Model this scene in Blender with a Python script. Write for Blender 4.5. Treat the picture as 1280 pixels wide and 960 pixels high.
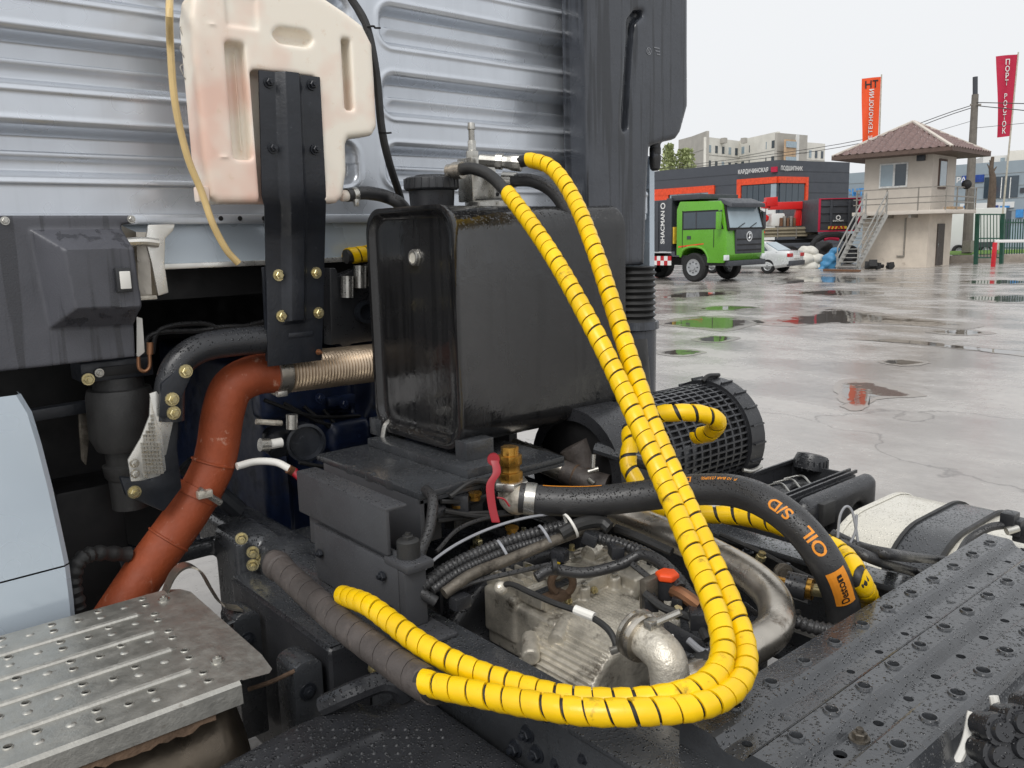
import bpy, bmesh, math, random
import numpy as np
from mathutils import Vector as V, Matrix
random.seed(7)
for o in list(bpy.data.objects): bpy.data.objects.remove(o)
SC = bpy.context.scene; COL = SC.collection
R = math.radians; PI = math.pi
# ------------------------------------------------------------ camera
CAMZ = 1.85; FPX = 1040.0; AZ = R(49.8); PIT = R(9.98); ROL = .025
CF = V((math.cos(AZ)*math.cos(PIT), math.sin(AZ)*math.cos(PIT), -math.sin(PIT)))
r0 = V((math.sin(AZ), -math.cos(AZ), 0)); u0 = r0.cross(CF)
CR = r0*math.cos(ROL)-u0*math.sin(ROL); CU = u0*math.cos(ROL)+r0*math.sin(ROL)
CP = V((0, 0, CAMZ))
cd = bpy.data.cameras.new('camera'); cam = bpy.data.objects.new('camera', cd); COL.objects.link(cam)
cam.matrix_world = Matrix(((CR.x, CU.x, -CF.x, 0), (CR.y, CU.y, -CF.y, 0), (CR.z, CU.z, -CF.z, CAMZ), (0, 0, 0, 1)))
cd.sensor_width = 36; cd.lens = 36*FPX/1280; cd.clip_start = .05; cd.clip_end = 3000
SC.camera = cam
# ------------------------------------------------------------ sky and sun (rainy overcast)
W = bpy.data.worlds.new('World'); SC.world = W; W.use_nodes = True
wn = W.node_tree.nodes; wl = W.node_tree.links; wn.clear()
sky = wn.new('ShaderNodeTexSky'); sky.sky_type = 'NISHITA'; sky.sun_disc = False
sky.sun_elevation = R(48); sky.sun_rotation = R(200); sky.dust_density = 6; sky.air_density = 1.5
hs = wn.new('ShaderNodeHueSaturation'); hs.inputs['Saturation'].default_value = .12
mx = wn.new('ShaderNodeMix'); mx.data_type = 'RGBA'; mx.inputs[0].default_value = .86
mx.inputs[7].default_value = (7.6, 7.75, 7.95, 1)      # the flat bright cloud deck
bg = wn.new('ShaderNodeBackground'); bg.inputs[1].default_value = .102
wo = wn.new('ShaderNodeOutputWorld')
wl.new(sky.outputs[0], hs.inputs['Color']); wl.new(hs.outputs[0], mx.inputs[6]); wl.new(mx.outputs[2], bg.inputs[0]); wl.new(bg.outputs[0], wo.inputs[0])
sl = bpy.data.lights.new('sun', 'SUN'); sl.energy = 1.5; sl.angle = R(30); sl.color = (1, .975, .94)
sun = bpy.data.objects.new('sun', sl); COL.objects.link(sun)
sun.rotation_euler = (R(42), 0, R(-65)); sun.location = (0, 0, 20)
SC.view_settings.view_transform = 'Standard'; SC.view_settings.look = 'None'; SC.view_settings.gamma = 1
SC.view_settings.exposure = .31
try: SC.cycles.max_bounces = 5; SC.cycles.diffuse_bounces = 3; SC.cycles.glossy_bounces = 3; SC.cycles.use_denoising = True
except Exception: pass

# ------------------------------------------------------------ measuring helpers: a sight line met with a plane of the place
def ray(u, v): return CF+CR*((u-640)/FPX)-CU*((v-480)/FPX)
def ax(u, v, x): d = ray(u, v); return CP+d*((x-CP.x)/d.x)
def ay(u, v, y): d = ray(u, v); return CP+d*((y-CP.y)/d.y)
def az(u, v, z): d = ray(u, v); return CP+d*((z-CP.z)/d.z)
def ad(u, v, t): return CP+ray(u, v)*t

# ------------------------------------------------------------ materials
def lin(h):
    h = h.lstrip('#'); c = [int(h[i:i+2], 16)/255 for i in (0, 2, 4)]
    return tuple(x/12.92 if x <= .04045 else ((x+.055)/1.055)**2.4 for x in c)
MATS = {}
class NT:
    def __init__(s, name):
        s.m = bpy.data.materials.new(name); s.m.use_nodes = True
        s.n = s.m.node_tree.nodes; s.l = s.m.node_tree.links
        s.b = s.n['Principled BSDF']; s.tc = None
    def add(s, t, **k):
        x = s.n.new('ShaderNode'+t)
        for a, b in k.items(): setattr(x, a, b)
        return x
    def co(s, scale=None):
        if not s.tc: s.tc = s.add('TexCoord')
        if scale is None: return s.tc.outputs['Object']
        mp = s.add('Mapping'); mp.inputs['Scale'].default_value = scale if hasattr(scale, '__len__') else (scale,)*3
        s.l.new(s.tc.outputs['Object'], mp.inputs[0]); return mp.outputs[0]
    def noise(s, scale, detail=4, rough=.6, sc=None):
        x = s.add('TexNoise'); x.inputs['Scale'].default_value = scale; x.inputs['Detail'].default_value = detail; x.inputs['Roughness'].default_value = rough
        s.l.new(s.co(sc), x.inputs['Vector']); return x.outputs['Fac']
    def rng(s, src, a, b, c=0., d=1., smooth=False):
        x = s.add('MapRange'); x.clamp = True
        if smooth: x.interpolation_type = 'SMOOTHSTEP'
        for i, q in zip((1, 2, 3, 4), (a, b, c, d)): x.inputs[i].default_value = q
        s.l.new(src, x.inputs[0]); return x.outputs[0]
    def math(s, op, a, b=None):
        x = s.add('Math', operation=op)
        for i, q in enumerate((a, b)):
            if q is None: continue
            if isinstance(q, (int, float)): x.inputs[i].default_value = q
            else: s.l.new(q, x.inputs[i])
        return x.outputs[0]
    def mix(s, f, a, b):
        x = s.add('Mix', data_type='RGBA')
        for i, q in zip((0, 6, 7), (f, a, b)):
            if isinstance(q, (int, float)): x.inputs[i].default_value = q
            elif isinstance(q, tuple): x.inputs[i].default_value = q+(1,)
            else: s.l.new(q, x.inputs[i])
        return x.outputs[2]
    def bump(s, h, dist, strength=1., prev=None):
        x = s.add('Bump'); x.inputs['Distance'].default_value = dist; x.inputs['Strength'].default_value = strength
        s.l.new(h, x.inputs['Height'])
        if prev: s.l.new(prev, x.inputs['Normal'])
        return x.outputs[0]
    def set(s, k, v):
        if isinstance(v, (int, float)): s.b.inputs[k].default_value = v
        elif isinstance(v, tuple): s.b.inputs[k].default_value = v+(1,) if len(v) == 3 and s.b.inputs[k].type == 'RGBA' else v
        else: s.l.new(v, s.b.inputs[k])
def mk(name, col, rough=.5, metal=0., var=.25, vs=6., bump=0., bs=180., drops=0., streak=0., dirt=None, dirt_amt=.0, dirt_s=9., coat=0., spec=None, drop_scale=165., trans=0., sss=0.):
    t = NT(name); c = lin(col) if isinstance(col, str) else col
    dk = tuple(x*(1-var) for x in c); lt = tuple(min(1, x*(1+var*.7)) for x in c)
    colr = t.mix(t.rng(t.noise(vs, 3, .65), .3, .7), dk, lt)
    ro = t.rng(t.noise(vs*2.3, 2), .3, .7, max(.03, rough-.1), min(1, rough+.1)); nrm = None
    if dirt:
        m = t.rng(t.noise(dirt_s, 5, .72), .62-dirt_amt*.35, .78-dirt_amt*.3)
        colr = t.mix(m, colr, lin(dirt)); ro = t.math('ADD', ro, t.math('MULTIPLY', m, .25))
    if streak:
        sm = t.rng(t.noise(1, 3, .5, (34, 34, 1.6)), .53, .60); sm = t.math('MULTIPLY', sm, streak)
        colr = t.mix(sm, colr, tuple(x*.45 for x in c)); ro = t.math('SUBTRACT', ro, t.math('MULTIPLY', sm, .22))
    if bump: nrm = t.bump(t.noise(bs, 3, .6), bump)
    if drops:
        v = t.add('TexVoronoi'); v.inputs['Scale'].default_value = drop_scale; v.inputs['Randomness'].default_value = 1
        t.l.new(t.co(), v.inputs['Vector'])
        sp = t.add('SeparateColor'); t.l.new(v.outputs['Color'], sp.inputs[0])
        rad = t.rng(sp.outputs[0], .1, 1., .05, .62)
        dome = t.math('SUBTRACT', rad, v.outputs['Distance']); dome = t.rng(dome, 0, .45, 0, 1, True)
        g = t.add('NewGeometry'); sx = t.add('SeparateXYZ'); t.l.new(g.outputs['Normal'], sx.inputs[0])
        up = t.rng(sx.outputs[2], .1, .75, .05, 1.)
        patch = t.rng(t.noise(7, 3), .30, .50)
        dome = t.math('MULTIPLY', dome, t.math('MULTIPLY', up, t.math('MULTIPLY', patch, drops)))
        nrm = t.bump(dome, .006, 1., nrm)
        ro = t.math('SUBTRACT', ro, t.math('MULTIPLY', up, .08))
        ro = t.math('SUBTRACT', ro, t.math('MULTIPLY', t.rng(dome, 0, .12), .35))
    t.set('Base Color', colr); t.set('Roughness', ro); t.set('Metallic', metal)
    if nrm:
        t.set('Normal', nrm)
        if coat and drops: t.set('Coat Normal', nrm)
    if coat: t.set('Coat Weight', coat); t.set('Coat Roughness', .08)
    if spec is not None: t.set('Specular IOR Level', spec)
    if trans: t.set('Transmission Weight', trans)
    if sss: t.set('Subsurface Weight', sss); t.set('Subsurface Radius', (.05, .03, .02)); t.b.inputs['Subsurface Scale'].default_value = .3
    MATS[name] = t.m; return t.m

# ------------------------------------------------------------ things, parts
WORLD = set()
def tag(o, label=None, cat=None, group=None, kind=None):
    if label: o['label'] = label
    if cat: o['category'] = cat
    if group: o['group'] = group
    if kind: o['kind'] = kind
    return o
def thing(name, label, cat, loc=(0, 0, 0), rz=None, group=None):
    o = bpy.data.objects.new(name, None); COL.objects.link(o); o.location = loc; o.empty_display_size = .1
    if rz is None: WORLD.add(o.name)
    else: o.rotation_euler = (0, 0, rz)
    return tag(o, label, cat, group)
def link(name, me, mat, parent=None):
    o = bpy.data.objects.new(name, me); COL.objects.link(o)
    if mat:
        me.materials.clear(); me.materials.append(MATS[mat] if isinstance(mat, str) else mat)
    if parent:
        o.parent = parent
        if parent.name in WORLD: o.location = -parent.location
    return o
def frame(d, up=V((0, 0, 1))):
    d = V(d).normalized()
    if abs(d.dot(up)) > .98: up = V((0, 1, 0)) if abs(d.y) < .9 else V((1, 0, 0))
    a = up.cross(d).normalized(); return a, d.cross(a), d      # side, up, along
def spline(pts, n=8):
    p = [V(x) for x in pts]; out = []
    if len(p) < 3: return [p[0].lerp(p[1], i/n) for i in range(n+1)]
    p = [p[0]*2-p[1]]+p+[p[-1]*2-p[-2]]
    for i in range(1, len(p)-2):
        a, b, c, d = p[i-1:i+3]
        for k in range(n):
            t = k/n; out.append(.5*((2*b)+(c-a)*t+(2*a-5*b+4*c-d)*t*t+(3*b-a-3*c+d)*t**3))
    out.append(p[-2]); return out
def rframes(path):
    T = [(path[min(i+1, len(path)-1)]-path[max(i-1, 0)]).normalized() for i in range(len(path))]
    a, b, _ = frame(T[0]); fr = []
    for t in T:
        a = (a-t*a.dot(t)).normalized(); fr.append((a, t.cross(a), t))
    return fr
class B:
    def __init__(s): s.v = []; s.f = []
    def add(s, vs, fs): k = len(s.v); s.v += [V(x) for x in vs]; s.f += [tuple(k+i for i in f) for f in fs]; return s
    def box(s, c, d, m=None):
        x, y, z = (q/2 for q in d); c = V(c); vs = [V((i*x, j*y, k*z)) for i in (-1, 1) for j in (-1, 1) for k in (-1, 1)]
        if m: vs = [m @ q for q in vs]
        return s.add([c+q for q in vs], [(0, 1, 3, 2), (4, 6, 7, 5), (0, 4, 5, 1), (2, 3, 7, 6), (0, 2, 6, 4), (1, 5, 7, 3)])
    def bb(s, lo, hi): lo = V(lo); hi = V(hi); return s.box((lo+hi)/2, hi-lo)
    def loft(s, rings, cap0=True, cap1=True, close=True):
        n = len(rings[0]); k = len(s.v)
        for r in rings: s.v += [V(x) for x in r]
        for i in range(len(rings)-1):
            for j in range(n if close else n-1):
                s.f.append((k+i*n+j, k+i*n+(j+1) % n, k+(i+1)*n+(j+1) % n, k+(i+1)*n+j))
        if cap0: s.f.append(tuple(k+j for j in reversed(range(n))))
        if cap1: s.f.append(tuple(k+(len(rings)-1)*n+j for j in range(n)))
        return s
    def lathe(s, p, d, prof, n=24, cap=True, up=V((0, 0, 1))):          # prof: (along, radius)
        a, b, d = frame(d, up); p = V(p)
        return s.loft([[p+d*t+(a*math.cos(2*PI*j/n)+b*math.sin(2*PI*j/n))*r for j in range(n)] for t, r in prof], cap, cap)
    def cyl(s, p, q, r, n=16, r2=None):
        p = V(p); q = V(q); return s.lathe(p, q-p, [(0, r), ((q-p).length, r if r2 is None else r2)], n)
    def bolt(s, p, d, r=.012, h=.01, washer=True):
        d = V(d).normalized(); p = V(p)
        if washer: s.lathe(p, d, [(0, r*1.45), (.003, r*1.4)], 14)
        s.lathe(p+d*.003, d, [(0, r), (h*.85, r), (h, r*.85)], 6); s.lathe(p+d*(h+.003), d, [(0, r*.5), (h*.7, r*.48)], 10); return s
    def tube(s, pts, r, n=12, sub=6, smooth=True, cap=True):
        path = spline(pts, sub) if smooth else [V(x) for x in pts]; fr = rframes(path); m = len(path); rr = []
        for i, (p, (a, b, t)) in enumerate(zip(path, fr)):
            q = r(i/(m-1)) if callable(r) else r
            rr.append([p+(a*math.cos(2*PI*j/n)+b*math.sin(2*PI*j/n))*q for j in range(n)])
        return s.loft(rr, cap, cap)
    def bar(s, p, q, w, h, up=V((0, 0, 1))):
        p = V(p); q = V(q); a, b, d = frame(q-p, up)
        return s.loft([[e+a*(i*w/2)+b*(j*h/2) for i, j in ((-1, -1), (1, -1), (1, 1), (-1, 1))] for e in (p, q)])
    def prism(s, poly, o, ex, ey, d):                                    # poly in (ex, ey) at o, extruded by vector d
        o = V(o); ex = V(ex); ey = V(ey); d = V(d); r1 = [o+ex*x+ey*y for x, y in poly]
        if (ex.cross(ey)).dot(d) < 0: r1.reverse()
        return s.loft([r1, [q+d for q in r1]])
    def poly(s, pts, d):
        pts = [V(p) for p in pts]; n = (pts[1]-pts[0]).cross(pts[2]-pts[0])
        if n.dot(V(d)) < 0: pts.reverse()
        return s.loft([pts, [q+V(d) for q in pts]])
    def sphere(s, c, r, n=14, m=8, sc=(1, 1, 1)):
        c = V(c); rings = []
        for i in range(m+1):
            t = PI*(.02+.96*i/m); rings.append([c+V((math.sin(t)*math.cos(2*PI*j/n)*r*sc[0], math.sin(t)*math.sin(2*PI*j/n)*r*sc[1], -math.cos(t)*r*sc[2])) for j in range(n)])
        return s.loft(rings)
    def build(s, name, mat, parent=None, bevel=0., seg=2, ang=35):
        me = bpy.data.meshes.new(name); me.from_pydata([tuple(x) for x in s.v], [], s.f)
        bm = bmesh.new(); bm.from_mesh(me); bmesh.ops.recalc_face_normals(bm, faces=bm.faces)
        if bevel:
            ed = [e for e in bm.edges if len(e.link_faces) == 2 and e.calc_face_angle(0) > R(28)]
            bmesh.ops.bevel(bm, geom=ed, offset=bevel, segments=seg, affect='EDGES', clamp_overlap=True, profile=.6)
        bm.to_mesh(me); bm.free(); fin(me, ang)
        return link(name, me, mat, parent)
def fin(me, ang=35):
    me.polygons.foreach_set('use_smooth', [True]*len(me.polygons)); me.set_sharp_from_angle(angle=R(ang)); me.update()
def rrect(w, h, r, n=5):
    o = []
    for cx, cy, a in ((w/2-r, h/2-r, 0), (-w/2+r, h/2-r, 90), (-w/2+r, -h/2+r, 180), (w/2-r, -h/2+r, 270)):
        o += [(cx+r*math.cos(R(a+90*i/n)), cy+r*math.sin(R(a+90*i/n))) for i in range(n+1)]
    return o
# --- blended solids: a distance field skinned by surface nets (cast metal, blow-moulded plastic)
def sdf(name, fn, lo, hi, h, mat, parent=None, ang=50):
    lo = np.array(lo, float); hi = np.array(hi, float); n = np.ceil((hi-lo)/h).astype(int)+1
    g = np.meshgrid(*[lo[i]+h*np.arange(n[i]) for i in range(3)], indexing='ij'); d = fn(*g)
    s = d < 0; N = [k-1 for k in n]; acc = np.zeros(N+[3]); cnt = np.zeros(N)
    offs = [(i, j, k) for i in (0, 1) for j in (0, 1) for k in (0, 1)]
    sub = lambda a, o: a[o[0]:o[0]+N[0], o[1]:o[1]+N[1], o[2]:o[2]+N[2]]
    for a in offs:
        for ax_ in range(3):
            if a[ax_]: continue
            b = list(a); b[ax_] = 1; da, db = sub(d, a), sub(d, b); c = (da < 0) != (db < 0)
            t = np.where(c, da/np.where(c, da-db, 1), 0)
            for q in range(3): acc[..., q] += np.where(c, a[q]+(t if q == ax_ else 0), 0)
            cnt += c
    act = cnt > 0; idx = -np.ones(N, int); idx[act] = np.arange(act.sum()); ijk = np.argwhere(act)
    vs = lo+h*(ijk+acc[act]/cnt[act][:, None]); fs = []
    for ax_ in range(3):
        o1, o2 = [q for q in range(3) if q != ax_]
        sl = [slice(1, -1)]*3; sl[ax_] = slice(0, -1); s0 = s[tuple(sl)]; sl2 = list(sl); sl2[ax_] = slice(1, None); s1 = s[tuple(sl2)]
        pos = np.argwhere(s0 != s1); 
        if not len(pos): continue
        flip = s0[tuple(pos.T)]; base = pos.copy(); base[:, o1] += 1; base[:, o2] += 1
        def cell(x, y): q = base.copy(); q[:, o1] -= x; q[:, o2] -= y; return idx[tuple(q.T)]
        quad = np.stack([cell(1, 1), cell(0, 1), cell(0, 0), cell(1, 0)], 1)
        if ax_ == 1: flip = ~flip
        quad[~flip] = quad[~flip][:, ::-1]; fs.append(quad)
    fs = np.concatenate(fs); me = bpy.data.meshes.new(name); me.from_pydata(vs.tolist(), [], fs.tolist()); fin(me, ang)
    return link(name, me, mat, parent)
def sbox(x, y, z, c, d, r):                                             # rounded box
    q = [np.abs(a-k)-w/2+r for a, k, w in zip((x, y, z), c, d)]
    return np.sqrt(sum(np.maximum(a, 0)**2 for a in q))+np.minimum(np.maximum(np.maximum(q[0], q[1]), q[2]), 0)-r
def scap(x, y, z, a, b, r, r2=None):                                    # capsule or cone
    a = np.array(a, float); b = np.array(b, float); ab = b-a
    t = np.clip(((x-a[0])*ab[0]+(y-a[1])*ab[1]+(z-a[2])*ab[2])/(ab@ab), 0, 1)
    return np.sqrt((x-a[0]-t*ab[0])**2+(y-a[1]-t*ab[1])**2+(z-a[2]-t*ab[2])**2)-(r if r2 is None else r+(r2-r)*t)
def scyl(x, y, z, a, b, r, e=.004):
    a = np.array(a, float); b = np.array(b, float); L = np.linalg.norm(b-a); w = (b-a)/L
    t = (x-a[0])*w[0]+(y-a[1])*w[1]+(z-a[2])*w[2]; rr = np.sqrt(np.maximum((x-a[0])**2+(y-a[1])**2+(z-a[2])**2-t*t, 0))
    q1 = rr-r+e; q2 = np.abs(t-L/2)-L/2+e
    return np.sqrt(np.maximum(q1, 0)**2+np.maximum(q2, 0)**2)+np.minimum(np.maximum(q1, q2), 0)-e
def smin(a, b, k): h = np.clip(.5+.5*(b-a)/k, 0, 1); return b*(1-h)+a*h-k*h*(1-h)
def smax(a, b, k): return -smin(-a, -b, k)
def spoly(x, y, P):                                                     # signed distance to a polygon
    P = np.array(P, float); d = np.full(x.shape, 1e9); s = np.ones(x.shape)
    for i in range(len(P)):
        a = P[i]; b = P[i-1]; e = b-a; wx, wy = x-a[0], y-a[1]; t = np.clip((wx*e[0]+wy*e[1])/(e@e), 0, 1)
        d = np.minimum(d, (wx-e[0]*t)**2+(wy-e[1]*t)**2)
        c1 = y >= a[1]; c2 = y < b[1]; c3 = e[0]*wy > e[1]*wx
        s = np.where((c1 & c2 & c3) | (~c1 & ~c2 & ~c3), -s, s)
    return s*np.sqrt(d)
# --- writing
def textmesh(body, size=1., ext=0., align='CENTER', bold=False):
    cu = bpy.data.curves.new('t', 'FONT'); cu.body = body; cu.size = size; cu.align_x = align; cu.align_y = 'CENTER'; cu.extrude = ext
    if bold: cu.offset = size*.018
    o = bpy.data.objects.new('t', cu); COL.objects.link(o); dg = bpy.context.evaluated_depsgraph_get()
    me = bpy.data.meshes.new_from_object(o.evaluated_get(dg)); bpy.data.objects.remove(o); return me
def text(name, body, size, o, ex, ey, mat, parent=None, bold=False, sx=1., off=.004):
    me = textmesh(body, size, .0, bold=bold); ex = V(ex).normalized(); ey = V(ey).normalized(); n = ex.cross(ey); o = V(o)+n*off
    for v in me.vertices: v.co = o+ex*(v.co.x*sx)+ey*v.co.y
    return link(name, me, mat, parent)
# --- spiral guard wound on a hose
def spiral(name, path, r, mat, parent, pitch=.03, gap=.12, th=.003, n=14, jit=0.):
    L = [0]
    for i in range(1, len(path)): L.append(L[-1]+(path[i]-path[i-1]).length)
    fr = rframes(path); tot = L[-1]
    def at(s):
        s = max(0, min(tot, s)); i = max(0, min(len(L)-2, int(np.searchsorted(L, s))-1)); t = (s-L[i])/max(1e-9, L[i+1]-L[i])
        a = fr[i][0].lerp(fr[i+1][0], t); b = fr[i][1].lerp(fr[i+1][1], t); return path[i].lerp(path[i+1], t), a, b
    b_ = B(); rows = []; turns = int(tot/pitch); rnd = random.Random(len(path))
    w = pitch*(1-gap)
    for k in range(turns*n):
        ph = 2*PI*k/n; s0 = k/n*pitch; row = []; jr = r*(1+jit*math.sin(k*.37)*.5)
        ww = w*(1+jit*math.sin(k*.11+1))
        for ds, rr in ((0, jr), (0, jr+th), (ww*.5, jr+th*1.35), (ww, jr+th), (ww, jr)):
            p, a, c = at(s0+ds); row.append(p+(a*math.cos(ph)+c*math.sin(ph))*rr)
        rows.append(row)
    b_.loft(rows, True, True)
    return b_.build(name, mat, parent, ang=50)
# ============================================================ materials
mk('cab_paint', '#c6cbd2', .32, .6, .04, 3, coat=.25, streak=.05)
mk('cab_plain', '#c2ced9', .28, .2, .05, 2, coat=.5)
mk('dark_plastic', '#4c4d53', .4, 0, .18, 5, streak=.75, bump=.0006, bs=300)
mk('snorkel_plastic', '#3d4046', .26, 0, .2, 4, streak=.9, bump=.0008, bs=60)
mk('black_plastic', '#2b2c2f', .36, 0, .25, 8, drops=.9, bump=.0004, bs=400)
mk('black_steel', '#3a3c3f', .3, .0, .3, 7, coat=.35, drops=1., bump=.0006, bs=120)
mk('bracket_steel', '#22252b', .42, .1, .3, 9, bump=.0008, bs=90, dirt='#5a5d63', dirt_amt=-.05, dirt_s=40)
mk('tank_paint', '#222223', .22, .0, .2, 5, drops=.5, streak=.5, drop_scale=170, coat=.3, bump=.0006, bs=30)
mk('grey_plastic', '#424346', .5, 0, .12, 6, drops=.9, bump=.0003, bs=300)
mk('rubber', '#282828', .55, 0, .3, 12, bump=.0008, bs=160, dirt='#55504a', dirt_amt=-.05, dirt_s=25)
mk('wet_rubber', '#323233', .42, 0, .2, 10, bump=.0006, bs=260, drops=.8, drop_scale=240)
mk('dirty_wrap', '#48423f', .6, 0, .35, 14, bump=.0015, bs=120, dirt='#6a6058', dirt_amt=.1, dirt_s=22)
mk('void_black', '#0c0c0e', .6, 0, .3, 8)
mk('engine_blue', '#15223e', .4, 0, .4, 9, dirt='#0c0d10', dirt_amt=.2, dirt_s=8)
mk('yellow_wrap', '#efc205', .34, 0, .16, 7, dirt='#5a4812', dirt_amt=.06, dirt_s=17, bump=.0004, bs=90)
mk('cast_alu', '#cdc7ba', .42, .5, .3, 18, bump=.002, bs=150, dirt='#4c4236', dirt_amt=.2, dirt_s=16)
mk('cast_dark', '#6b655c', .5, .55, .35, 16, bump=.002, bs=110, dirt='#2b2621', dirt_amt=.3, dirt_s=14)
mk('stainless', '#b8b2a8', .3, .9, .25, 9, bump=.0006, bs=60, dirt='#5d5348', dirt_amt=.05, dirt_s=14)
mk('tread_alu', '#b4b2ab', .42, .8, .16, 16, bump=.0009, bs=140, dirt='#77716a', dirt_amt=.05, dirt_s=30)
mk('bright_alu', '#dcdad4', .3, .75, .08, 12)
mk('muffler_steel', '#5f564b', .34, .75, .35, 6, dirt='#3a2e24', dirt_amt=.2, dirt_s=6, bump=.001, bs=25)
mk('rust', '#5f4c3c', .85, .1, .4, 30, bump=.003, bs=80)
mk('red_primer', '#934423', .62, 0, .25, 7, bump=.0014, bs=90, dirt='#c39a86', dirt_amt=.04, dirt_s=26)
mk('zinc', '#c4b88e', .3, .85, .2, 30)
mk('steel', '#b4b2ac', .3, .85, .18, 30)
mk('brass', '#b5893f', .3, .9, .25, 25, dirt='#6a4a22', dirt_amt=.05)
mk('red_paint', '#8f0a1c', .4, 0, .1, 12)
mk('orange_print', '#dc8a22', .6, 0, .1, 30)
mk('black_print', '#151515', .6, 0, .1, 30)
mk('white_print', '#d8d8d6', .6, 0, .1, 30)
mk('grey_print', '#8e9095', .6, 0, .1, 30)
mk('tag_orange', '#e08c26', .55, 0, .1, 30)
mk('orange_cap', '#e8501c', .45, 0, .12, 20)
mk('white_plastic', '#dedcd6', .5, 0, .05, 10)
mk('tan_tube', '#c9ae78', .35, 0, .15, 12)
mk('fuel_alu', '#d6d2c6', .32, .25, .06, 10, drops=.35, dirt='#b5ad9c', dirt_amt=-.08, dirt_s=6)
mk('yellow_plastic', '#e6c32a', .5)
mk('pipe_copper', '#9a6f52', .4, .8)
mk('flex_steel', '#c0ae98', .38, .8, .2, 10, dirt='#8d7862', dirt_amt=.1)
def cream():
    t = NT('cream_plastic'); n = t.rng(t.noise(5.5, 3, .5), .45, .70)
    c = t.mix(n, lin('#eee6d8'), lin('#e6c3b2')); c = t.mix(t.rng(t.noise(26, 6, .7), .6, .8), c, lin('#d9c0a6'))
    t.set('Base Color', c); t.set('Roughness', .38); t.set('Subsurface Weight', .05); t.set('Subsurface Radius', (.04, .03, .025)); t.b.inputs['Subsurface Scale'].default_value = .2
    MATS['cream_plastic'] = t.m
cream()
def ground():
    t = NT('wet_concrete')
    big = t.noise(.16, 6, .6); fine = t.noise(9, 6, .7); med = t.noise(.9, 5, .65, (1, .55, 1))
    wet = t.rng(med, .40, .62)
    dry = t.mix(t.rng(fine, .3, .7), lin('#9c9894'), lin('#b0aca7')); wetc = t.mix(t.rng(big, .35, .65), lin('#7c7772'), lin('#918c87'))
    c = t.mix(wet, wetc, dry)
    vo = t.add('TexVoronoi', feature='DISTANCE_TO_EDGE'); vo.inputs['Scale'].default_value = .11
    wr = t.add('VectorMath', operation='ADD'); ns = t.add('TexNoise'); ns.inputs['Scale'].default_value = .8; ns.inputs['Detail'].default_value = 6
    t.l.new(t.co(), ns.inputs['Vector']); t.l.new(t.co(), wr.inputs[0]); t.l.new(ns.outputs['Color'], wr.inputs[1]); t.l.new(wr.outputs[0], vo.inputs['Vector'])
    crack = t.rng(vo.outputs['Distance'], .0, .0016, 1, 0)
    c = t.mix(t.math('MULTIPLY', crack, .55), c, lin('#3c3834'))
    t.set('Base Color', c)
    ro = t.math('ADD', t.rng(wet, 0, 1, .08, .30), t.math('MULTIPLY', t.rng(fine, .3, .7), .08)); t.set('Roughness', ro)
    b = t.bump(fine, .006, .6); b = t.bump(crack, .01, -.6, b); t.set('Normal', b)
    MATS['wet_concrete'] = t.m
    t = NT('puddle_water'); at_ = t.add('Attribute'); at_.attribute_name = 'depth'; mk_ = t.math('ADD', at_.outputs['Fac'], t.rng(t.noise(1.6, 6, .7, (1, 1, 1)), .25, .75, -.55, .55)); mk_ = t.rng(mk_, .30, .62, 0, 1, True); t.set('Base Color', t.mix(mk_, lin('#8a847d'), lin('#554f49'))); t.set('Roughness', t.rng(mk_, 0, 1, .22, .02)); t.set('Specular IOR Level', .5)
    t.set('Normal', t.bump(t.noise(3.5, 2, .5), .004, .35)); MATS['puddle_water'] = t.m
ground()
# ============================================================ ground and puddles
tag(B().add([(-400, -400, 0), (900, -400, 0), (900, 900, 0), (-400, 900, 0)], [(0, 1, 2, 3)]).build('ground', 'wet_concrete'), kind='structure')
def puddle(pts, seed):
    rnd = random.Random(seed); P = []; cs = [az(u, v, .004) for u, v in pts]; n = len(cs)
    for i in range(n):
        a, b, c, d = cs[i-1], cs[i], cs[(i+1) % n], cs[(i+2) % n]; L = (c-b).length
        for k in range(8):
            t = k/8; q = .5*((2*b)+(c-a)*t+(2*a-5*b+4*c-d)*t*t+(3*b-a-3*c+d)*t**3); j = min(.10, L*.035); q = q+V((rnd.uniform(-j, j), rnd.uniform(-j, j), 0)); q.z = .004; P.append(q)
    c0 = sum(P, V())/len(P); n = len(P); Q = [c0.lerp(p, .45) for p in P]; P = [c0+(p-c0)*1.12 for p in P]
    me = bpy.data.meshes.new('puddle'); me.from_pydata([tuple(q) for q in P+Q+[c0]], [], [(i, (i+1) % n, n+(i+1) % n, n+i) for i in range(n)]+[(n+i, n+(i+1) % n, 2*n) for i in range(n)])
    if sum(f.normal.z for f in me.polygons) < 0: me.flip_normals()
    dp = me.attributes.new('depth', 'FLOAT', 'POINT'); dp.data.foreach_set('value', [0.]*n+[1.]*(n+1))
    tag(link('puddle', me, 'puddle_water'), kind='structure')
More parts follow.
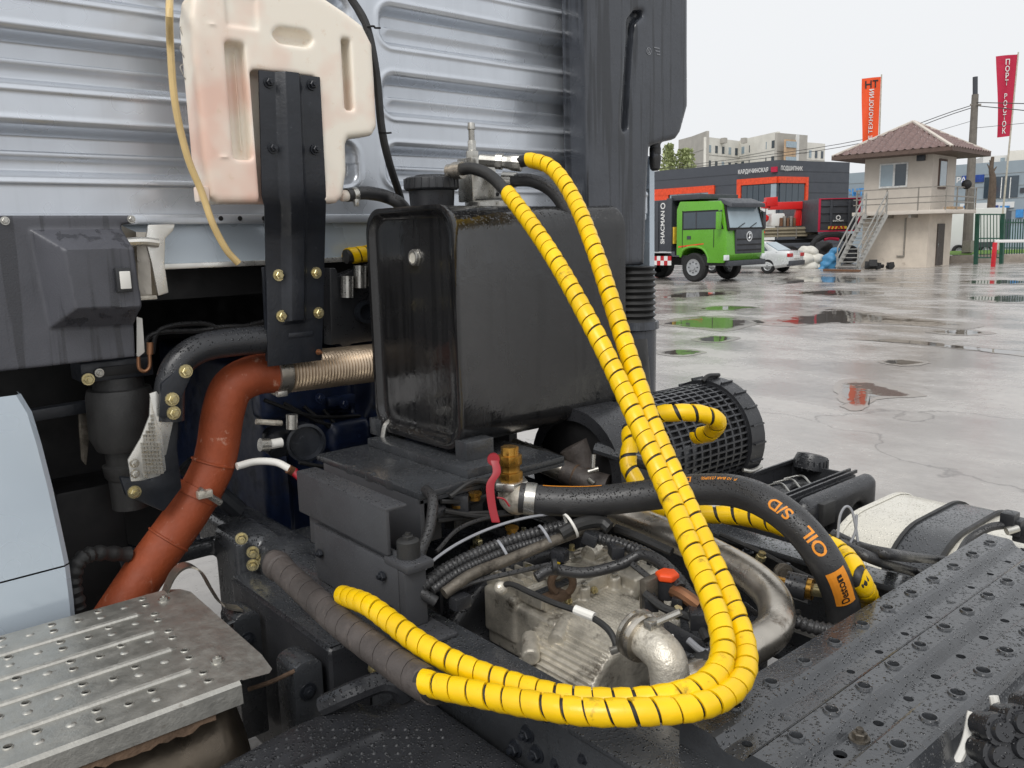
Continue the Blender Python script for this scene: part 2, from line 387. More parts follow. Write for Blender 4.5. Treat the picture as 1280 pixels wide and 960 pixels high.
for i, p in enumerate([
    [(826, 404), (860, 397), (905, 396), (948, 402), (925, 409), (902, 413), (860, 409)],
    [(868, 424), (890, 420), (922, 422), (905, 427), (880, 427)],
    [(950, 402), (985, 396), (1030, 386), (1062, 387), (1140, 398), (1205, 404), (1190, 410), (1120, 405), (1040, 404), (990, 407)],
    [(1068, 424), (1120, 428), (1200, 436), (1290, 446), (1290, 440), (1200, 432), (1130, 423)],
    [(1200, 372), (1250, 369), (1300, 370), (1300, 377), (1250, 378)],
    [(1190, 352), (1240, 350), (1300, 351), (1300, 354), (1230, 355)],
    [(950, 351), (1000, 345), (1080, 346), (1120, 350), (1080, 354), (1000, 353), (965, 356)],
    [(1048, 480), (1075, 475), (1110, 482), (1150, 494), (1100, 498), (1078, 510), (1058, 506)],
    [(870, 386), (905, 382), (945, 384), (915, 388)], [(820, 372), (850, 366), (905, 364), (915, 368), (860, 372)],
    [(985, 366), (1040, 362), (1100, 366), (1050, 370)], [(1100, 452), (1125, 449), (1160, 453), (1130, 457)],
    [(1160, 414), (1200, 412), (1240, 416), (1200, 419)], [(820, 440), (850, 436), (880, 440), (850, 445)]]): puddle(p, i)
# ============================================================ truck cab rear wall
cab = thing('truck_cab', 'silver blue truck cab with ribbed metal rear wall filling the upper left', 'truck cab', (1.43, 3.2, 1.8))
def cab_wall():
    xs = np.linspace(.14, 2.72, 380); zs = np.linspace(1.935, 3.0, 300); X, Z = np.meshgrid(xs, zs, indexing='ij'); Y = np.full(X.shape, 2.32)
    for z0, z1 in ((2.02, 2.15), (2.235, 2.365), (2.447, 2.570), (2.655, 2.785), (2.865, 2.99)):
        for x0, x1 in ((-.3, 1.36), (1.46, 3.2)):
            cx, cz, hx, hz, r = (x0+x1)/2, (z0+z1)/2, (x1-x0)/2, (z1-z0)/2, .045
            qx = np.abs(X-cx)-hx+r; qz = np.abs(Z-cz)-hz+r
            d = np.hypot(np.maximum(qx, 0), np.maximum(qz, 0))+np.minimum(np.maximum(qx, qz), 0)-r
            top = Z > cz; w = np.where(top, .030, .022); t = np.clip(-d/w, 0, 1); t = t*t*(3-2*t); Y += .044*t
            Y -= .010*np.exp(-((d+.060)/.014)**2)*(~top); Y -= .005*np.exp(-((d-.009)/.006)**2)
    Y += .0025*np.sin(X*2.1+1)*np.sin(Z*3.3)
    n, m = X.shape; vs = np.stack([X, Y, Z], -1).reshape(-1, 3); i = np.arange(n*m).reshape(n, m)
    fs = np.stack([i[:-1, :-1], i[1:, :-1], i[1:, 1:], i[:-1, 1:]], -1).reshape(-1, 4)
    me = bpy.data.meshes.new('rear_wall'); me.from_pydata(vs.tolist(), [], fs.tolist()); fin(me, 60); link('rear_wall', me, 'cab_paint', cab)
cab_wall()
B().bb((.14, 2.42, 1.82), (2.72, 4.3, 3.0)).build('cab_shell', 'cab_plain', cab, .02)
B().bb((.14, 2.306, 1.907), (2.70, 2.345, 1.934)).build('lower_flange', 'cab_paint', cab, .006)
B().bb((.14, 2.35, 1.80), (2.70, 2.37, 1.91)).build('floor_sill', 'cab_plain', cab, .003)
B().bb((.14, 2.325, 1.788), (2.70, 2.365, 1.803)).build('sill_lip', 'bright_alu', cab, .003)
B().poly([ay(812, 195, 2.33), ay(818, 195, 2.33), ay(818, 480, 2.33), ay(812, 480, 2.33)], (0, .9, 0)).build('side_fairing', 'cab_plain', cab)
for u, v in ((276, 273), (300, 273), (330, 273)): B().lathe(ay(u, v, 2.306), (0, -1, 0), [(0, .007), (.002, .006)], 12).build('plug', 'void_black', cab)
# dark plastic skirt under the left of the cab wall
def skirt():
    t = thing('plastic_skirt', 'dark grey plastic skirt with raised hump and rain drips under cab wall', 'panel', (.5, 2.25, 1.57))
    pl = lambda u, v, y=2.22: (lambda p: (p.x, p.z))(ay(u, v, y))
    P = [pl(-60, 269), pl(168, 269), pl(170, 279), pl(152, 281), pl(158, 320), pl(166, 375), pl(170, 446), pl(-60, 472)]
    H = [pl(36, 286), pl(157, 285), pl(200, 287), pl(205, 405), pl(62, 411)]
    H2 = [pl(46, 292), pl(157, 311), pl(200, 311), pl(205, 376), pl(80, 382), pl(58, 312)]
    def f(x, y, z):
        d2 = spoly(x, z, P); d = smax(d2, np.abs(y-2.235)-.012, .006)
        h1 = spoly(x, z, H2); hh = np.clip(-spoly(x, z, H)/.05, 0, 1)*.075
        return smax(d2, smax(2.222-hh-y, y-2.246, .004), .005)
    sdf('skirt_panel', f, (.2, 2.12, 1.55), (.70, 2.26, 1.95), .0045, 'dark_plastic', t)
    b = B(); c = ay(154, 350, 2.142); b.box(c, (.036, .02, .058)); b.build('clip_frame', 'black_plastic', t, .003)
    B().box(c+V((0.002, -.008, 0)), (.024, .012, .042)).build('clip_insert', 'white_plastic', t, .002)
    for u, v in ((6, 276), (164, 274)): B().bolt(ay(u, v, 2.222), (0, -1, 0), .007, .006).build('bolt', 'steel', t)
skirt()
# bare metal cab bracket
t = thing('cab_bracket', 'bare silver pressed metal bracket beside the plastic skirt', 'bracket', ay(190, 372, 2.25))
b = B(); b.poly([ay(u, v, 2.25) for u, v in ((186, 281), (219, 280), (217, 288), (207, 298), (206, 330), (211, 366), (198, 370), (190, 330), (182, 300))], (0, .012, 0)); b.build('face_plate', 'bright_alu', t, .003)
b = B(); prof = [(156, 284), (166, 290), (176, 292), (186, 290)]
b.loft([[ay(152+6*k/5, 282+90*k/5, 2.262-.004*k), ay(170+4*k/5, 290+84*k/5, 2.30), ay(186+4*k/5, 290+80*k/5, 2.29), ay(194+4*k/5, 282+88*k/5, 2.262)] for k in range(6)], False, False, False)
b.build('cup', 'stainless', t)
B().tube([ay(156, 303, 2.245), ay(180, 302, 2.24), ay(198, 304, 2.238)], .012, 10).build('clip_tongue', 'bright_alu', t)
B().poly([ay(u, v, 2.24) for u, v in ((166, 371), (196, 369), (197, 374), (168, 376))], (0, .04, 0)).build('foot_flange', 'cast_alu', t, .002)
# light blue lower corner panel
t = thing('cab_corner_panel', 'pale blue painted corner panel with a seam at far left', 'panel', (.3, 2.15, .8))
edge = [(26, 492), (40, 515), (52, 555), (66, 610), (78, 665), (86, 703)]; e2 = [(86.5, 705), (92, 750), (96, 800)]
for nm, ed, lo in (('upper_panel', edge, 718), ('lower_panel', e2, None)):
    rows = []
    for u, v in ed:
        p = ay(u, v, 2.15); rows.append([V((p.x-.0, 2.20, p.z)), p, V((p.x-.012, 2.138, p.z)), V((-.35, 2.10, p.z-.0))])
    B().loft(rows, False, False, False).build(nm, 'cab_plain', t, 0, ang=40)
B().add([ay(86.5, 704, 2.152), ay(86.5, 706, 2.152), V((-.35, 2.12, ay(86, 706, 2.15).z)), V((-.35, 2.12, ay(86, 704, 2.15).z))], [(0, 1, 2, 3)]).build('seam', 'void_black', t)
# ============================================================ reservoir (cream can) and its bracket
def can():
    t = thing('coolant_reservoir', 'cream translucent plastic reservoir can with pink stains hung on the cab wall', 'reservoir', ay(350, 250, 2.15))
    Y0 = 2.08; pl = lambda u, v: (lambda p: (p.x, p.z))(ay(u, v, Y0))
    P = [pl(*q) for q in ((239, 20), (242, -6), (256, -22), (330, -24), (400, -8), (433, 14), (455, 31), (467, 55), (470, 100), (473, 158), (467, 169), (437, 173), (434, 180), (435, 215), (430, 247), (422, 254), (274, 254), (263, 246), (255, 200))]
    def rr(a, b_): (x0, z0), (x1, z1) = pl(*a), pl(*b_); return (x0+x1)/2, (z0+z1)/2, abs(x1-x0), abs(z1-z0)
    def f(x, y, z):
        d2 = spoly(x, z, P)+.012; d = smax(d2, np.abs(y-2.128)-.048+.012, .02)-.012
        for a, q, dep, r in (((281, 50), (317, 200), .045, .012), ((313, 86), (408, 300), .05, .014), ((427, 47), (443, 138), .05, .008), ((340, 32), (393, 60), .035, .03)):
            cx, cz, w, h = rr(a, q)
            s = sbox(x, y, z, (cx, Y0, cz), (w, dep*2, h), min(r, dep*.9, w*.45)); d = smax(d, -s, .009)
        cx, cz, w, h = rr((287, 60), (300, 190)); d = smin(d, sbox(x, y, z, (cx+.02, Y0+.05, cz), (w*.7, .05, h), .01), .012)
        cx, cz, w, h = rr((281, -10), (323, 37)); d = smax(d, -sbox(x, y, z, (cx, Y0, cz), (w, .012, h), .005), .006)
        for u, v in ((265, 30), (280, 196)):
            cx, cz, w, h = rr((u-5, v-1), (u+5, v+1)); d = smin(d, sbox(x, y, z, (cx, Y0, cz), (w, .006, h), .002), .004)
        return smin(d, scyl(x, y, z, ay(425, 245, 2.13), ay(440, 244, 2.13), .016), .01)
    sdf('can_body', f, (.74, 2.06, 1.92), (1.36, 2.27, 2.50), .0045, 'cream_plastic', t)
    b = B(); p = ay(252, 243, 2.1); b.box(p, (.03, .03, .038)); b.build('tube_clip', 'cream_plastic', t, .006)
    # seam fuzz: small wire ties
    for i in range(3):
        p = ay(229, 32+i*24, 2.16); B().tube([p, p+V((-.012, -.01, -.01)), p+V((-.006, -.012, -.03)), p+V((.004, 0, -.04))], .0012, 5, 4).build('wire_tie', 'steel', t)
    t = thing('drain_tube', 'thin tan plastic tube hanging beside the cream reservoir', 'tube', ay(298, 328, 2.06))
    B().tube([ad(215, -30, 2.62), ay(212, 0, 2.07), ay(213, 60, 2.07), ay(219, 130, 2.07), ay(234, 195, 2.07), ay(252, 240, 2.07), ay(266, 280, 2.06), ay(283, 312, 2.06), ay(298, 329, 2.06)], .0085, 10, 8).build('tube', 'tan_tube', t)
can()
def bracket():
    t = thing('reservoir_bracket', 'black steel channel bracket bolted in front of the cream reservoir', 'bracket', ay(370, 455, 2.16))
    b = B(); rows = []
    for v, y, c in ((92, 2.075, 1), (150, 2.075, 1), (225, 2.075, 1), (245, 2.08, 1), (258, 2.09, 1), (285, 2.135, 1), (300, 2.145, 1), (360, 2.147, 1), (400, 2.148, 1), (405, 2.149, .05), (455, 2.15, 0)):
        k = (v-92)/363; xl = ay(324+9*k if v < 250 else 331+4*(v-250)/205, v, y).x; xr = ay(400+8*min(1, (v-92)/150) if v < 250 else 408-5*(v-250)/205, v, y).x
        z = ay(365, v, y).z; w = xr-xl; pts = [0, .25, .29, .36, .44, .58, .62, .68, 1]; hh = [0, 0, .35, 1, 1, 1, .35, 0, 0]
        fr = [V((xl+w*p, y-.022*h*c, z)) for p, h in zip(pts, hh)]; rows.append(fr+[q+V((0, .007, 0)) for q in reversed(fr)])
    b.loft(rows); b.build('channel_plate', 'bracket_steel', t, .0025)
    for i, (u, v, m, r) in enumerate(((336, 103, 'bracket_steel', .010), (390, 106, 'bracket_steel', .010), (341, 185, 'bracket_steel', .010), (394, 187, 'bracket_steel', .010), (348, 344, 'zinc', .0115), (395, 341, 'zinc', .0115), (352, 395, 'zinc', .0115), (398, 391, 'zinc', .0115), (398, 440, 'pipe_copper', .006))):
        B().bolt(ay(u, v, 2.074 if v < 250 else 2.146), (0, -1, 0), r, .010).build('bolt', m, t)
    b = B(); p = ay(376, 418, 2.149); b.box(p, (.075, .006, .014)); b.build('slot_boss', 'bracket_steel', t, .003)
    B().poly([ay(u, v, 2.165) for u, v in ((329, 334), (404, 330), (402, 440), (334, 452))], (0, .012, 0)).build('backing_plate', 'bracket_steel', t, .002)
bracket()
t = thing('black_cable', 'black cable running down beside the right edge of the reservoir', 'cable', ay(500, 250, 2.2))
B().tube([ay(424, -25, 2.16), ay(440, 0, 2.16), ay(458, 32, 2.14), ay(470, 90, 2.13), ay(477, 160, 2.13), ay(487, 205, 2.15), ay(500, 245, 2.2), ay(505, 270, 2.2)], .0115, 10, 8).build('sheath', 'rubber', t)
B().tube([ay(430, -25, 2.2), ay(446, 12, 2.2), ay(462, 40, 2.17)], .008, 8).build('second_sheath', 'rubber', t)
for u, v in ((464, 34), (478, 166)): p = ay(u, v, 2.13); B().tube([p+V((-.013, 0, .0)), p+V((0, -.013, 0)), p+V((.013, 0, 0)), p+V((.03, 0, .002))], .003, 6, 5).build('cable_tie', 'void_black', t)
t = thing('reservoir_hose', 'short black rubber hose leaving the bottom of the cream reservoir', 'hose', ay(470, 250, 2.17))
B().tube([ay(433, 244, 2.13), ay(455, 241, 2.14), ay(480, 245, 2.16), ay(500, 255, 2.14), ay(515, 275, 2.14)], .0195, 14, 8).build('rubber_hose', 'wet_rubber', t)
b = B(); p = ay(440, 244, 2.13); q = ay(446, 243, 2.13); b.cyl(p, q, .0215); b.box(p+V((0, -.022, -.022)), (.014, .012, .02)); b.build('hose_clamp', 'steel', t, .002)
# ============================================================ snorkel on the right of the cab
def snorkel():
    t = thing('intake_snorkel', 'tall dark grey plastic air intake snorkel with bellows behind the cab', 'air intake', (2.4, 2.15, 1.4))
    Y0 = 2.16; pl = lambda u, v: (lambda p: (p.x, p.z))(ay(u, v, Y0))
    P = [pl(*q) for q in ((731, -60), (861, -60), (861, 132), (852, 165), (846, 174), (828, 178), (813, 184), (810, 240), (807, 332), (738, 332), (734, 180))]
    s0 = [pl(*q) for q in ((793, 12), (804, 11), (807, 20), (796, 30), (793, 60), (787, 162), (780, 166), (777, 155), (783, 60), (784, 25))]
    pk = pl(835, 160)
    def f(x, y, z):
        d2 = spoly(x, z, P)+.02; d = smax(d2, np.abs(y-2.225)-.065+.02, .02)-.02
        d = smax(d, -smax(spoly(x, z, s0)+.004, y-2.20, .004), .014)
        return smin(d, scyl(x, y, z, ay(819, 176, 2.2), ay(818, 200, 2.2), .021), .006)
    sdf('snorkel_duct', f, (2.1, 2.13, 1.60), (2.9, 2.31, 3.0), .009, 'snorkel_plastic', t)
    b = B(); rows = []
    for u, v in ((859, -60), (859, 130), (851, 160), (843, 172), (828, 176)):
        p = ay(u, v, Y0); rows.append([p+V((.006, .02, 0)), p+V((.016, .03, 0)), p+V((.016, .06, 0)), p+V((.006, .06, 0))])
    b.loft(rows); b.build('edge_flange', 'black_plastic', t, .003)
    for u, v in ((855, 48), (855, 101), (850, 154)): B().lathe(ay(u, v, 2.165), (0, -1, 0), [(0, .006), (.003, .005)], 10).build('rivet', 'steel', t)
    a, c = ay(801, 333, 2.22), ay(800, 400, 2.22); r = .088; prof = []
    for k in range(9): prof += [(k*(a-c).length/9, r), ((k+.5)*(a-c).length/9, r*.86)]
    cx = (ay(765, 340, 2.22)+ay(819, 340, 2.22))/2; cx.z = a.z
    B().lathe(cx, (0, 0, -1), prof+[((a-c).length, r)], 28).build('bellows', 'rubber', t)
    z2 = c.z; B().lathe(V((cx.x, cx.y, z2)), (0, 0, -1), [(0, r*1.1), (.03, r*1.13), (.035, r*1.0), (.40, r*.98)], 28).build('lower_duct', 'snorkel_plastic', t)
    b = B(); b.lathe(ay(819, 178, 2.2), (0, 0, -1), [(0, .021), (.02, .021), (.021, .023), (.045, .023), (.046, .02), (.06, .024), (.10, .02), (.108, .012)], 18); b.build('drain_valve', 'rubber', t)
    o = ay(811, 64, 2.159); b = B(); b.lathe(o, (0, -1, 0), [(0, .013), (.0012, .013), (.0012, .011), (0, .011)], 20, False); b.build('emblem_ring', 'grey_print', t)
    text('emblem_letter', 'S', .018, o, (1, 0, 0), (0, 0, 1), 'grey_print', t, True, off=.001)
    for i in range(3): B().box(ay(821+i, 60+i*4, 2.1585), (.03-.006*i, .002, .003)).build('moulded_mark', 'grey_print', t)
snorkel()
# ============================================================ oil tank
TX0, TX1, TY0, TY1, TZ0, TZ1 = 1.25, 1.885, 1.69, 2.11, 1.30, 1.938
def tank():
    t = thing('oil_tank', 'black rounded hydraulic oil tank standing on the chassis behind the cab', 'tank', (1.56, 1.9, TZ0))
    cy, cz = (TY0+TY1)/2, (TZ0+TZ1)/2; b = B()
    def ring(x, o, r): return [V((x, cy-p, cz+q)) for p, q in rrect(TY1-TY0+2*o, TZ1-TZ0+2*o, r, 7)]
    b.loft([ring(TX0+.018, -.06, .05), ring(TX0+.018, -.035, .055), ring(TX0+.010, -.020, .06), ring(TX0+.001, -.014, .065), ring(TX0, -.008, .066), ring(TX0+.001, 0, .07), ring(TX0+.016, .0, .07), ring(TX0+.02, -.003, .07), ring(TX1-.02, -.003, .07), ring(TX1-.016, 0, .07), ring(TX1-.002, 0, .07), ring(TX1, -.01, .066), ring(TX1-.02, -.03, .055)])
    b.build('tank_shell', 'tank_paint', t, ang=50)
    o = ax(520, 322, TX0+.018); b = B(); b.lathe(o, (-1, 0, 0), [(0, .026), (.004, .026)], 6); b.lathe(o+V((-.004, 0, 0)), (-1, 0, 0), [(0, .022), (.008, .021), (.009, .015), (.005, .0145)], 24); b.build('sight_glass_nut', 'steel', t, .0015)
    B().lathe(o+V((-.008, 0, 0)), (-1, 0, 0), [(0, .0145), (.002, .0145)], 20).build('sight_glass', 'fuel_alu', t)
    c = V((ax(540, 250, 1.42).x, ax(540, 250, 1.42).y, TZ1)); b = B()
    b.lathe(c+V((0, 0, -.01)), (0, 0, 1), [(0, .062), (.06, .066), (.061, .07)], 32); b.lathe(c+V((0, 0, .052)), (0, 0, 1), [(0, .075), (.004, .078), (.032, .076), (.036, .07), (.036, .05), (.042, .046), (.042, .0)], 36, False)
    for k in range(22):
        a = 2*PI*k/22; b.box(c+V((.077*math.cos(a), .077*math.sin(a), .07)), (.005, .005, .028), Matrix.Rotation(a, 3, 'Z'))
    b.build('filler_cap', 'black_plastic', t, .001)
    c = ax(618, 250, 1.60); c.z = TZ1-.004; b = B(); b.lathe(c, (0, 0, 1), [(0, .088), (.02, .088), (.024, .082)], 36); b.build('filter_flange', 'steel', t)
    B().lathe(c+V((0, 0, .022)), (0, 0, 1), [(0, .075), (.006, .075)], 32).build('flange_gasket', 'rubber', t)
    for p, q in (((TX0-.005, TY0-.03, TZ0-.02), (TX0+.085, TY0+.02, TZ0+.035)), ((TX0-.005, TY1-.03, TZ0-.02), (TX0+.08, TY1+.03, TZ0+.03)), ((TX1-.14, TY0-.02, TZ0-.02), (TX1-.01, TY0+.015, TZ0+.03))): B().bb(p, q).build('cradle_angle', 'black_steel', t, .003)
    B().tube([V((TX0+.02, TY1-.05, TZ0+.03)), V((TX0+.0, TY1-.05, TZ0+.015)), V((TX0-.01, TY1-.05, TZ0-.02))], .008, 8).build('weld_bead', 'steel', t)
    return c
FLC = tank()
# valve block on the tank
t = thing('valve_block', 'bare steel hydraulic valve block with fittings on top of the oil tank', 'valve', FLC)
c = FLC+V((-.035, .03, .022)); b = B(); b.bb(c+V((-.05, -.035, 0)), c+V((.04, .035, .125))); b.bb(c+V((.02, -.05, .0)), c+V((.075, .02, .05))); b.build('block', 'steel', t, .004)
b = B(); p = c+V((-.02, 0, .125)); b.lathe(p, (0, 0, 1), [(0, .02), (.02, .02), (.022, .013), (.05, .013)], 6); b.lathe(p+V((0, 0, .05)), (0, 0, 1), [(0, .009), (.03, .009), (.032, .012), (.05, .01)], 10); b.build('relief_screw', 'steel', t, .001)
for x, z in ((.03, .02), (.03, .04), (.055, .025)): B().lathe(c+V((x, -.051, z)), (0, -1, 0), [(0, .006), (.003, .005)], 10).build('port_plug', 'void_black', t)
# ============================================================ under the cab: engine, tilt tube, exhaust
t = thing('engine', 'dark blue engine block in the shadow under the cab', 'engine', (1.4, 3.0, .6))
def eng(x, y, z):
    d = sbox(x, y, z, (1.43, 3.0, 1.08), (.72, 1.0, .8), .03)
    for k in range(6): d = smin(d, sbox(x, y, z, (1.12+k*.125, 2.49, 1.15), (.03, .06, .5), .01), .02)
    d = smin(d, sbox(x, y, z, (1.2, 2.48, 1.36), (.32, .1, .12), .02), .02); d = smin(d, sbox(x, y, z, (1.32, 2.45, 1.22), (.16, .14, .1), .02), .02)
    return smin(d, scyl(x, y, z, (1.62, 2.35, 1.15), (1.62, 2.6, 1.15), .2), .03)
sdf('engine_block', eng, (1.0, 2.3, .66), (1.86, 3.54, 1.52), .016, 'engine_blue', t)
b = B()
for i in range(4): b.tube([ay(330+i*25, 500+i*4, 2.42), ay(390+i*14, 520+i*9, 2.40), ay(450, 520+i*14, 2.42)], .006, 7)
tag(b.build('fuel_line', 'void_black', t), kind='stuff')
for u, v in ((430, 505), (400, 498), (445, 545)): B().bolt(ay(u, v, 2.40), (0, -1, .2), .012, .012).build('bolt', 'engine_blue', t)
B().box(ay(425, 500, 2.41), (.10, .03, .03)).build('rail_cover', 'engine_blue', t, .006)
t = thing('cab_floor', 'black underside of the truck cab with panels added to darken the bay', 'floor panel', (1.4, 3.2, 1.7))  # inner panels added to keep the space under the cab dark
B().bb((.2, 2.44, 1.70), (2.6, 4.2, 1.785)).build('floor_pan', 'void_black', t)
B().bb((.62, 3.6, .5), (2.6, 3.66, 1.70)).build('bay_blackout', 'void_black', t)
B().bb((.6, 2.5, 1.35), (.64, 3.6, 1.70)).build('tunnel_blackout', 'void_black', t)
B().bb((2.05, 2.45, .9), (2.09, 3.6, 1.70)).build('tunnel_blackout', 'void_black', t)
t = thing('arch_blackout', 'black wheel arch added to darken the gap behind the pale blue corner panel', 'wheel arch', (.2, 2.7, .9))  # black panels added to block the bright ground seen under the cab
B().bb((-.6, 2.62, .55), (.66, 2.66, 1.72)).build('blackout_panel', 'void_black', t); B().bb((-.6, 2.2, 1.50), (.3, 2.66, 1.56)).build('blackout_top', 'void_black', t)
t = thing('front_tyre', 'black front tyre in the dark under the far left of cab', 'tyre', (.36, 3.2, 0))
b = B(); b.lathe((.18, 3.2, .52), (1, 0, 0), [(0, .30), (.01, .46), (.05, .515), (.26, .515), (.31, .46), (.32, .30)], 40); b.build('tread_ring', 'rubber', t)
t = thing('cab_air_spring', 'black rubber cab air spring below the plastic skirt', 'air spring', ay(147, 600, 2.34))
p = ay(147, 470, 2.34); b = B(); b.lathe(p, (0, 0, -1), [(0, .062), (.03, .064), (.032, .078), (.05, .083), (.16, .085), (.195, .07), (.20, .052), (.235, .05), (.24, .062), (.27, .058), (.28, .05), (.36, .048)], 28); b.build('bellow', 'rubber', t)
b = B(); b.bb(p+V((-.10, -.06, .0)), p+V((.075, .05, .05))); b.build('top_mount', 'bracket_steel', t, .005)
B().bb(p+V((-.06, -.066, .012)), p+V((.05, -.055, .036))).build('mount_slot', 'void_black', t, .002)
B().bolt(ay(110, 474, 2.27), (0, -1, 0), .011, .01).build('bolt', 'zinc', t); B().bolt(ay(124, 466, 2.268), (0, -1, 0), .008, .008).build('bolt', 'steel', t)
t = thing('cross_strut', 'grey steel strut running behind the cab air spring', 'strut', ay(70, 515, 2.4))
B().bar(ay(20, 522, 2.45), ay(125, 505, 2.45), .04, .03).build('strut_bar', 'bracket_steel', t, .003)
B().poly([ay(u, v, 2.44) for u, v in ((97, 505), (108, 505), (112, 545), (108, 582), (102, 575))], (0, .01, 0)).build('strut_tab', 'cast_dark', t, .002)
b = B()
t = thing('sensor_plate', 'small white perforated plate with bent copper pipe by the skirt', 'sensor', ay(180, 440, 2.2))
B().poly([ay(u, v, 2.25) for u, v in ((171, 396), (178, 398), (181, 440), (174, 446), (171, 445), (171, 420))], (0, .004, 0)).build('plate', 'white_plastic', t, .001)
B().tube([ay(173, 446, 2.24), ay(174, 460, 2.24), ay(181, 464, 2.24), ay(187, 458, 2.24), ay(187, 442, 2.24)], .005, 8).build('pipe', 'pipe_copper', t)
B().cyl(ay(187.5, 443, 2.24), ay(187.5, 428, 2.24), .008).build('ferrule', 'pipe_copper', t)
# tilt tube and foot pad
t = thing('cab_tilt_tube', 'thick black bent steel tube under the cab beside red pipe', 'tube', ay(212, 540, 2.2))
B().tube([ay(345, 424, 2.19), ay(300, 427, 2.19), ay(255, 434, 2.19), ay(226, 452, 2.19), ay(213, 480, 2.19), ay(211, 525, 2.19)], .038, 18, 8).build('bent_tube', 'black_plastic', t)
B().poly([ay(u, v, 2.15) for u, v in ((222, 462), (232, 454), (240, 460), (239, 472), (226, 500), (224, 522), (200, 522), (202, 480))], (0, .015, 0)).build('flange_plate', 'bracket_steel', t, .004)
for u, v in ((232, 464), (215, 499), (217, 516)): B().bolt(ay(u, v, 2.15), (0, -1, 0), .0125, .01).build('bolt', 'zinc', t)
b = B(); b.poly([ay(u, v, 2.2) for u, v in ((211, 520), (224, 522), (222, 560), (228, 610), (205, 640), (158, 620), (150, 596), (190, 600))], (0, .02, 0)); b.build('lower_arm', 'bracket_steel', t, .006)
B().bolt(ay(168, 615, 2.2), (0, -1, 0), .012, .01).build('bolt', 'zinc', t)
t = thing('foot_pad', 'cream painted foot step with diamond tread and two screws', 'foot step', ay(180, 600, 2.14))
B().poly([ay(u, v, 2.17) for u, v in ((187, 492), (196, 489), (218, 522), (208, 568), (200, 575), (196, 540))], (0, .006, 0)).build('arm', 'bright_alu', t, .002)
B().poly([ay(u, v, 2.13) for u, v in ((188, 496), (192, 512), (203, 545), (208, 588), (199, 595), (178, 601), (164, 602), (160, 575), (176, 548), (187, 520))], (0, .007, 0)).build('pad', 'bright_alu', t, .002)
b = B()
for i in range(18):
    for j in range(7):
        v = 510+i*5; u = 178+j*4.2+(v-560)*.12
        lo = 188-max(0, (v-512))*.33; hi = 192+(v-512)*.2
        if max(176, lo+3) < u < min(206, hi-2) and v < 596-(u-178)*.15: b.box(ay(u, v, 2.127), (.0065, .005, .0075))
tag(b.build('tread_studs', 'steel', t), kind='stuff')
for u, v in ((168, 579), (169, 592)): B().bolt(ay(u, v, 2.128), (0, -1, 0), .008, .006).build('screw', 'steel', t)
for k, (a, c) in enumerate((((200, 412), (330, 402)), ((190, 418), (330, 408)))):
    t = thing('cab_hose', ('upper thin black hose under the cab wall', 'lower thin black hose under the cab wall')[k], 'hose', ay(*a, 2.5))
    B().tube([ay(a[0]-10, a[1]+30, 2.5), ay(*a, 2.5), ay(250, 404+k*9, 2.5), ay(285, 411-k*3, 2.48), ay(*c, 2.46)], .008, 8).build('sheath', 'wet_rubber', t)
# exhaust
t = thing('exhaust_pipe', 'rusty red primer painted exhaust pipe bending down under the cab', 'exhaust pipe', ay(150, 745, 2.25))
path = [ay(348, 466, 2.25), ay(318, 469, 2.25), ay(291, 484, 2.25), ay(279, 515, 2.25), ay(272, 560, 2.25), ay(263, 590, 2.25), ay(235, 640, 2.25), ay(192, 700, 2.25), ay(155, 755, 2.25), ay(115, 815, 2.25)]
B().tube(path, .057, 28, 8).build('pipe', 'red_primer', t)
for a, c, r in ((4, 5, .0585), (6, 7, .0585)):
    p = path[a].lerp(path[c], .55); d = (path[c]-path[a]).normalized(); B().lathe(p, d, [(0, .057), (.002, r+.002), (.006, r+.002), (.008, .057)], 28, False).build('weld_seam', 'red_primer', t)
p = path[5]; d = (path[6]-path[5]).normalized(); c0 = p+d*.05
B().lathe(c0, d, [(0, .057), (.001, .061), (.028, .061), (.029, .057)], 28, False).build('clamp_band', 'red_primer', t)
q = c0+d*.014+ (CR*.04-CF*.046); B().cyl(q-V((.02, 0, -.02)), q+V((.035, 0, -.03)), .009, 10).build('clamp_bolt', 'steel', t); B().box(q+V((-.008, -.004, .006)), (.04, .02, .02)).build('clamp_lug', 'cast_alu', t, .003)
t = thing('flexible_exhaust', 'corrugated tan metal exhaust hose joining the red pipe', 'exhaust hose', ay(400, 490, 2.25))
a, c = ay(352, 466, 2.25), ay(500, 450, 2.25); n = 40; L = (c-a).length; prof = []
for k in range(n): prof += [(L*k/n, .055), (L*(k+.5)/n, .060)]
B().lathe(a, c-a, prof, 28).build('corrugation', 'flex_steel', t)
B().lathe(ay(340, 467, 2.25), c-a, [(0, .060), (.002, .064), (.04, .064), (.042, .058)], 28).build('clamp_band', 'stainless', t)
B().box(ay(352, 492, 2.18), (.03, .02, .016)).build('clamp_bolt', 'steel', t, .003)
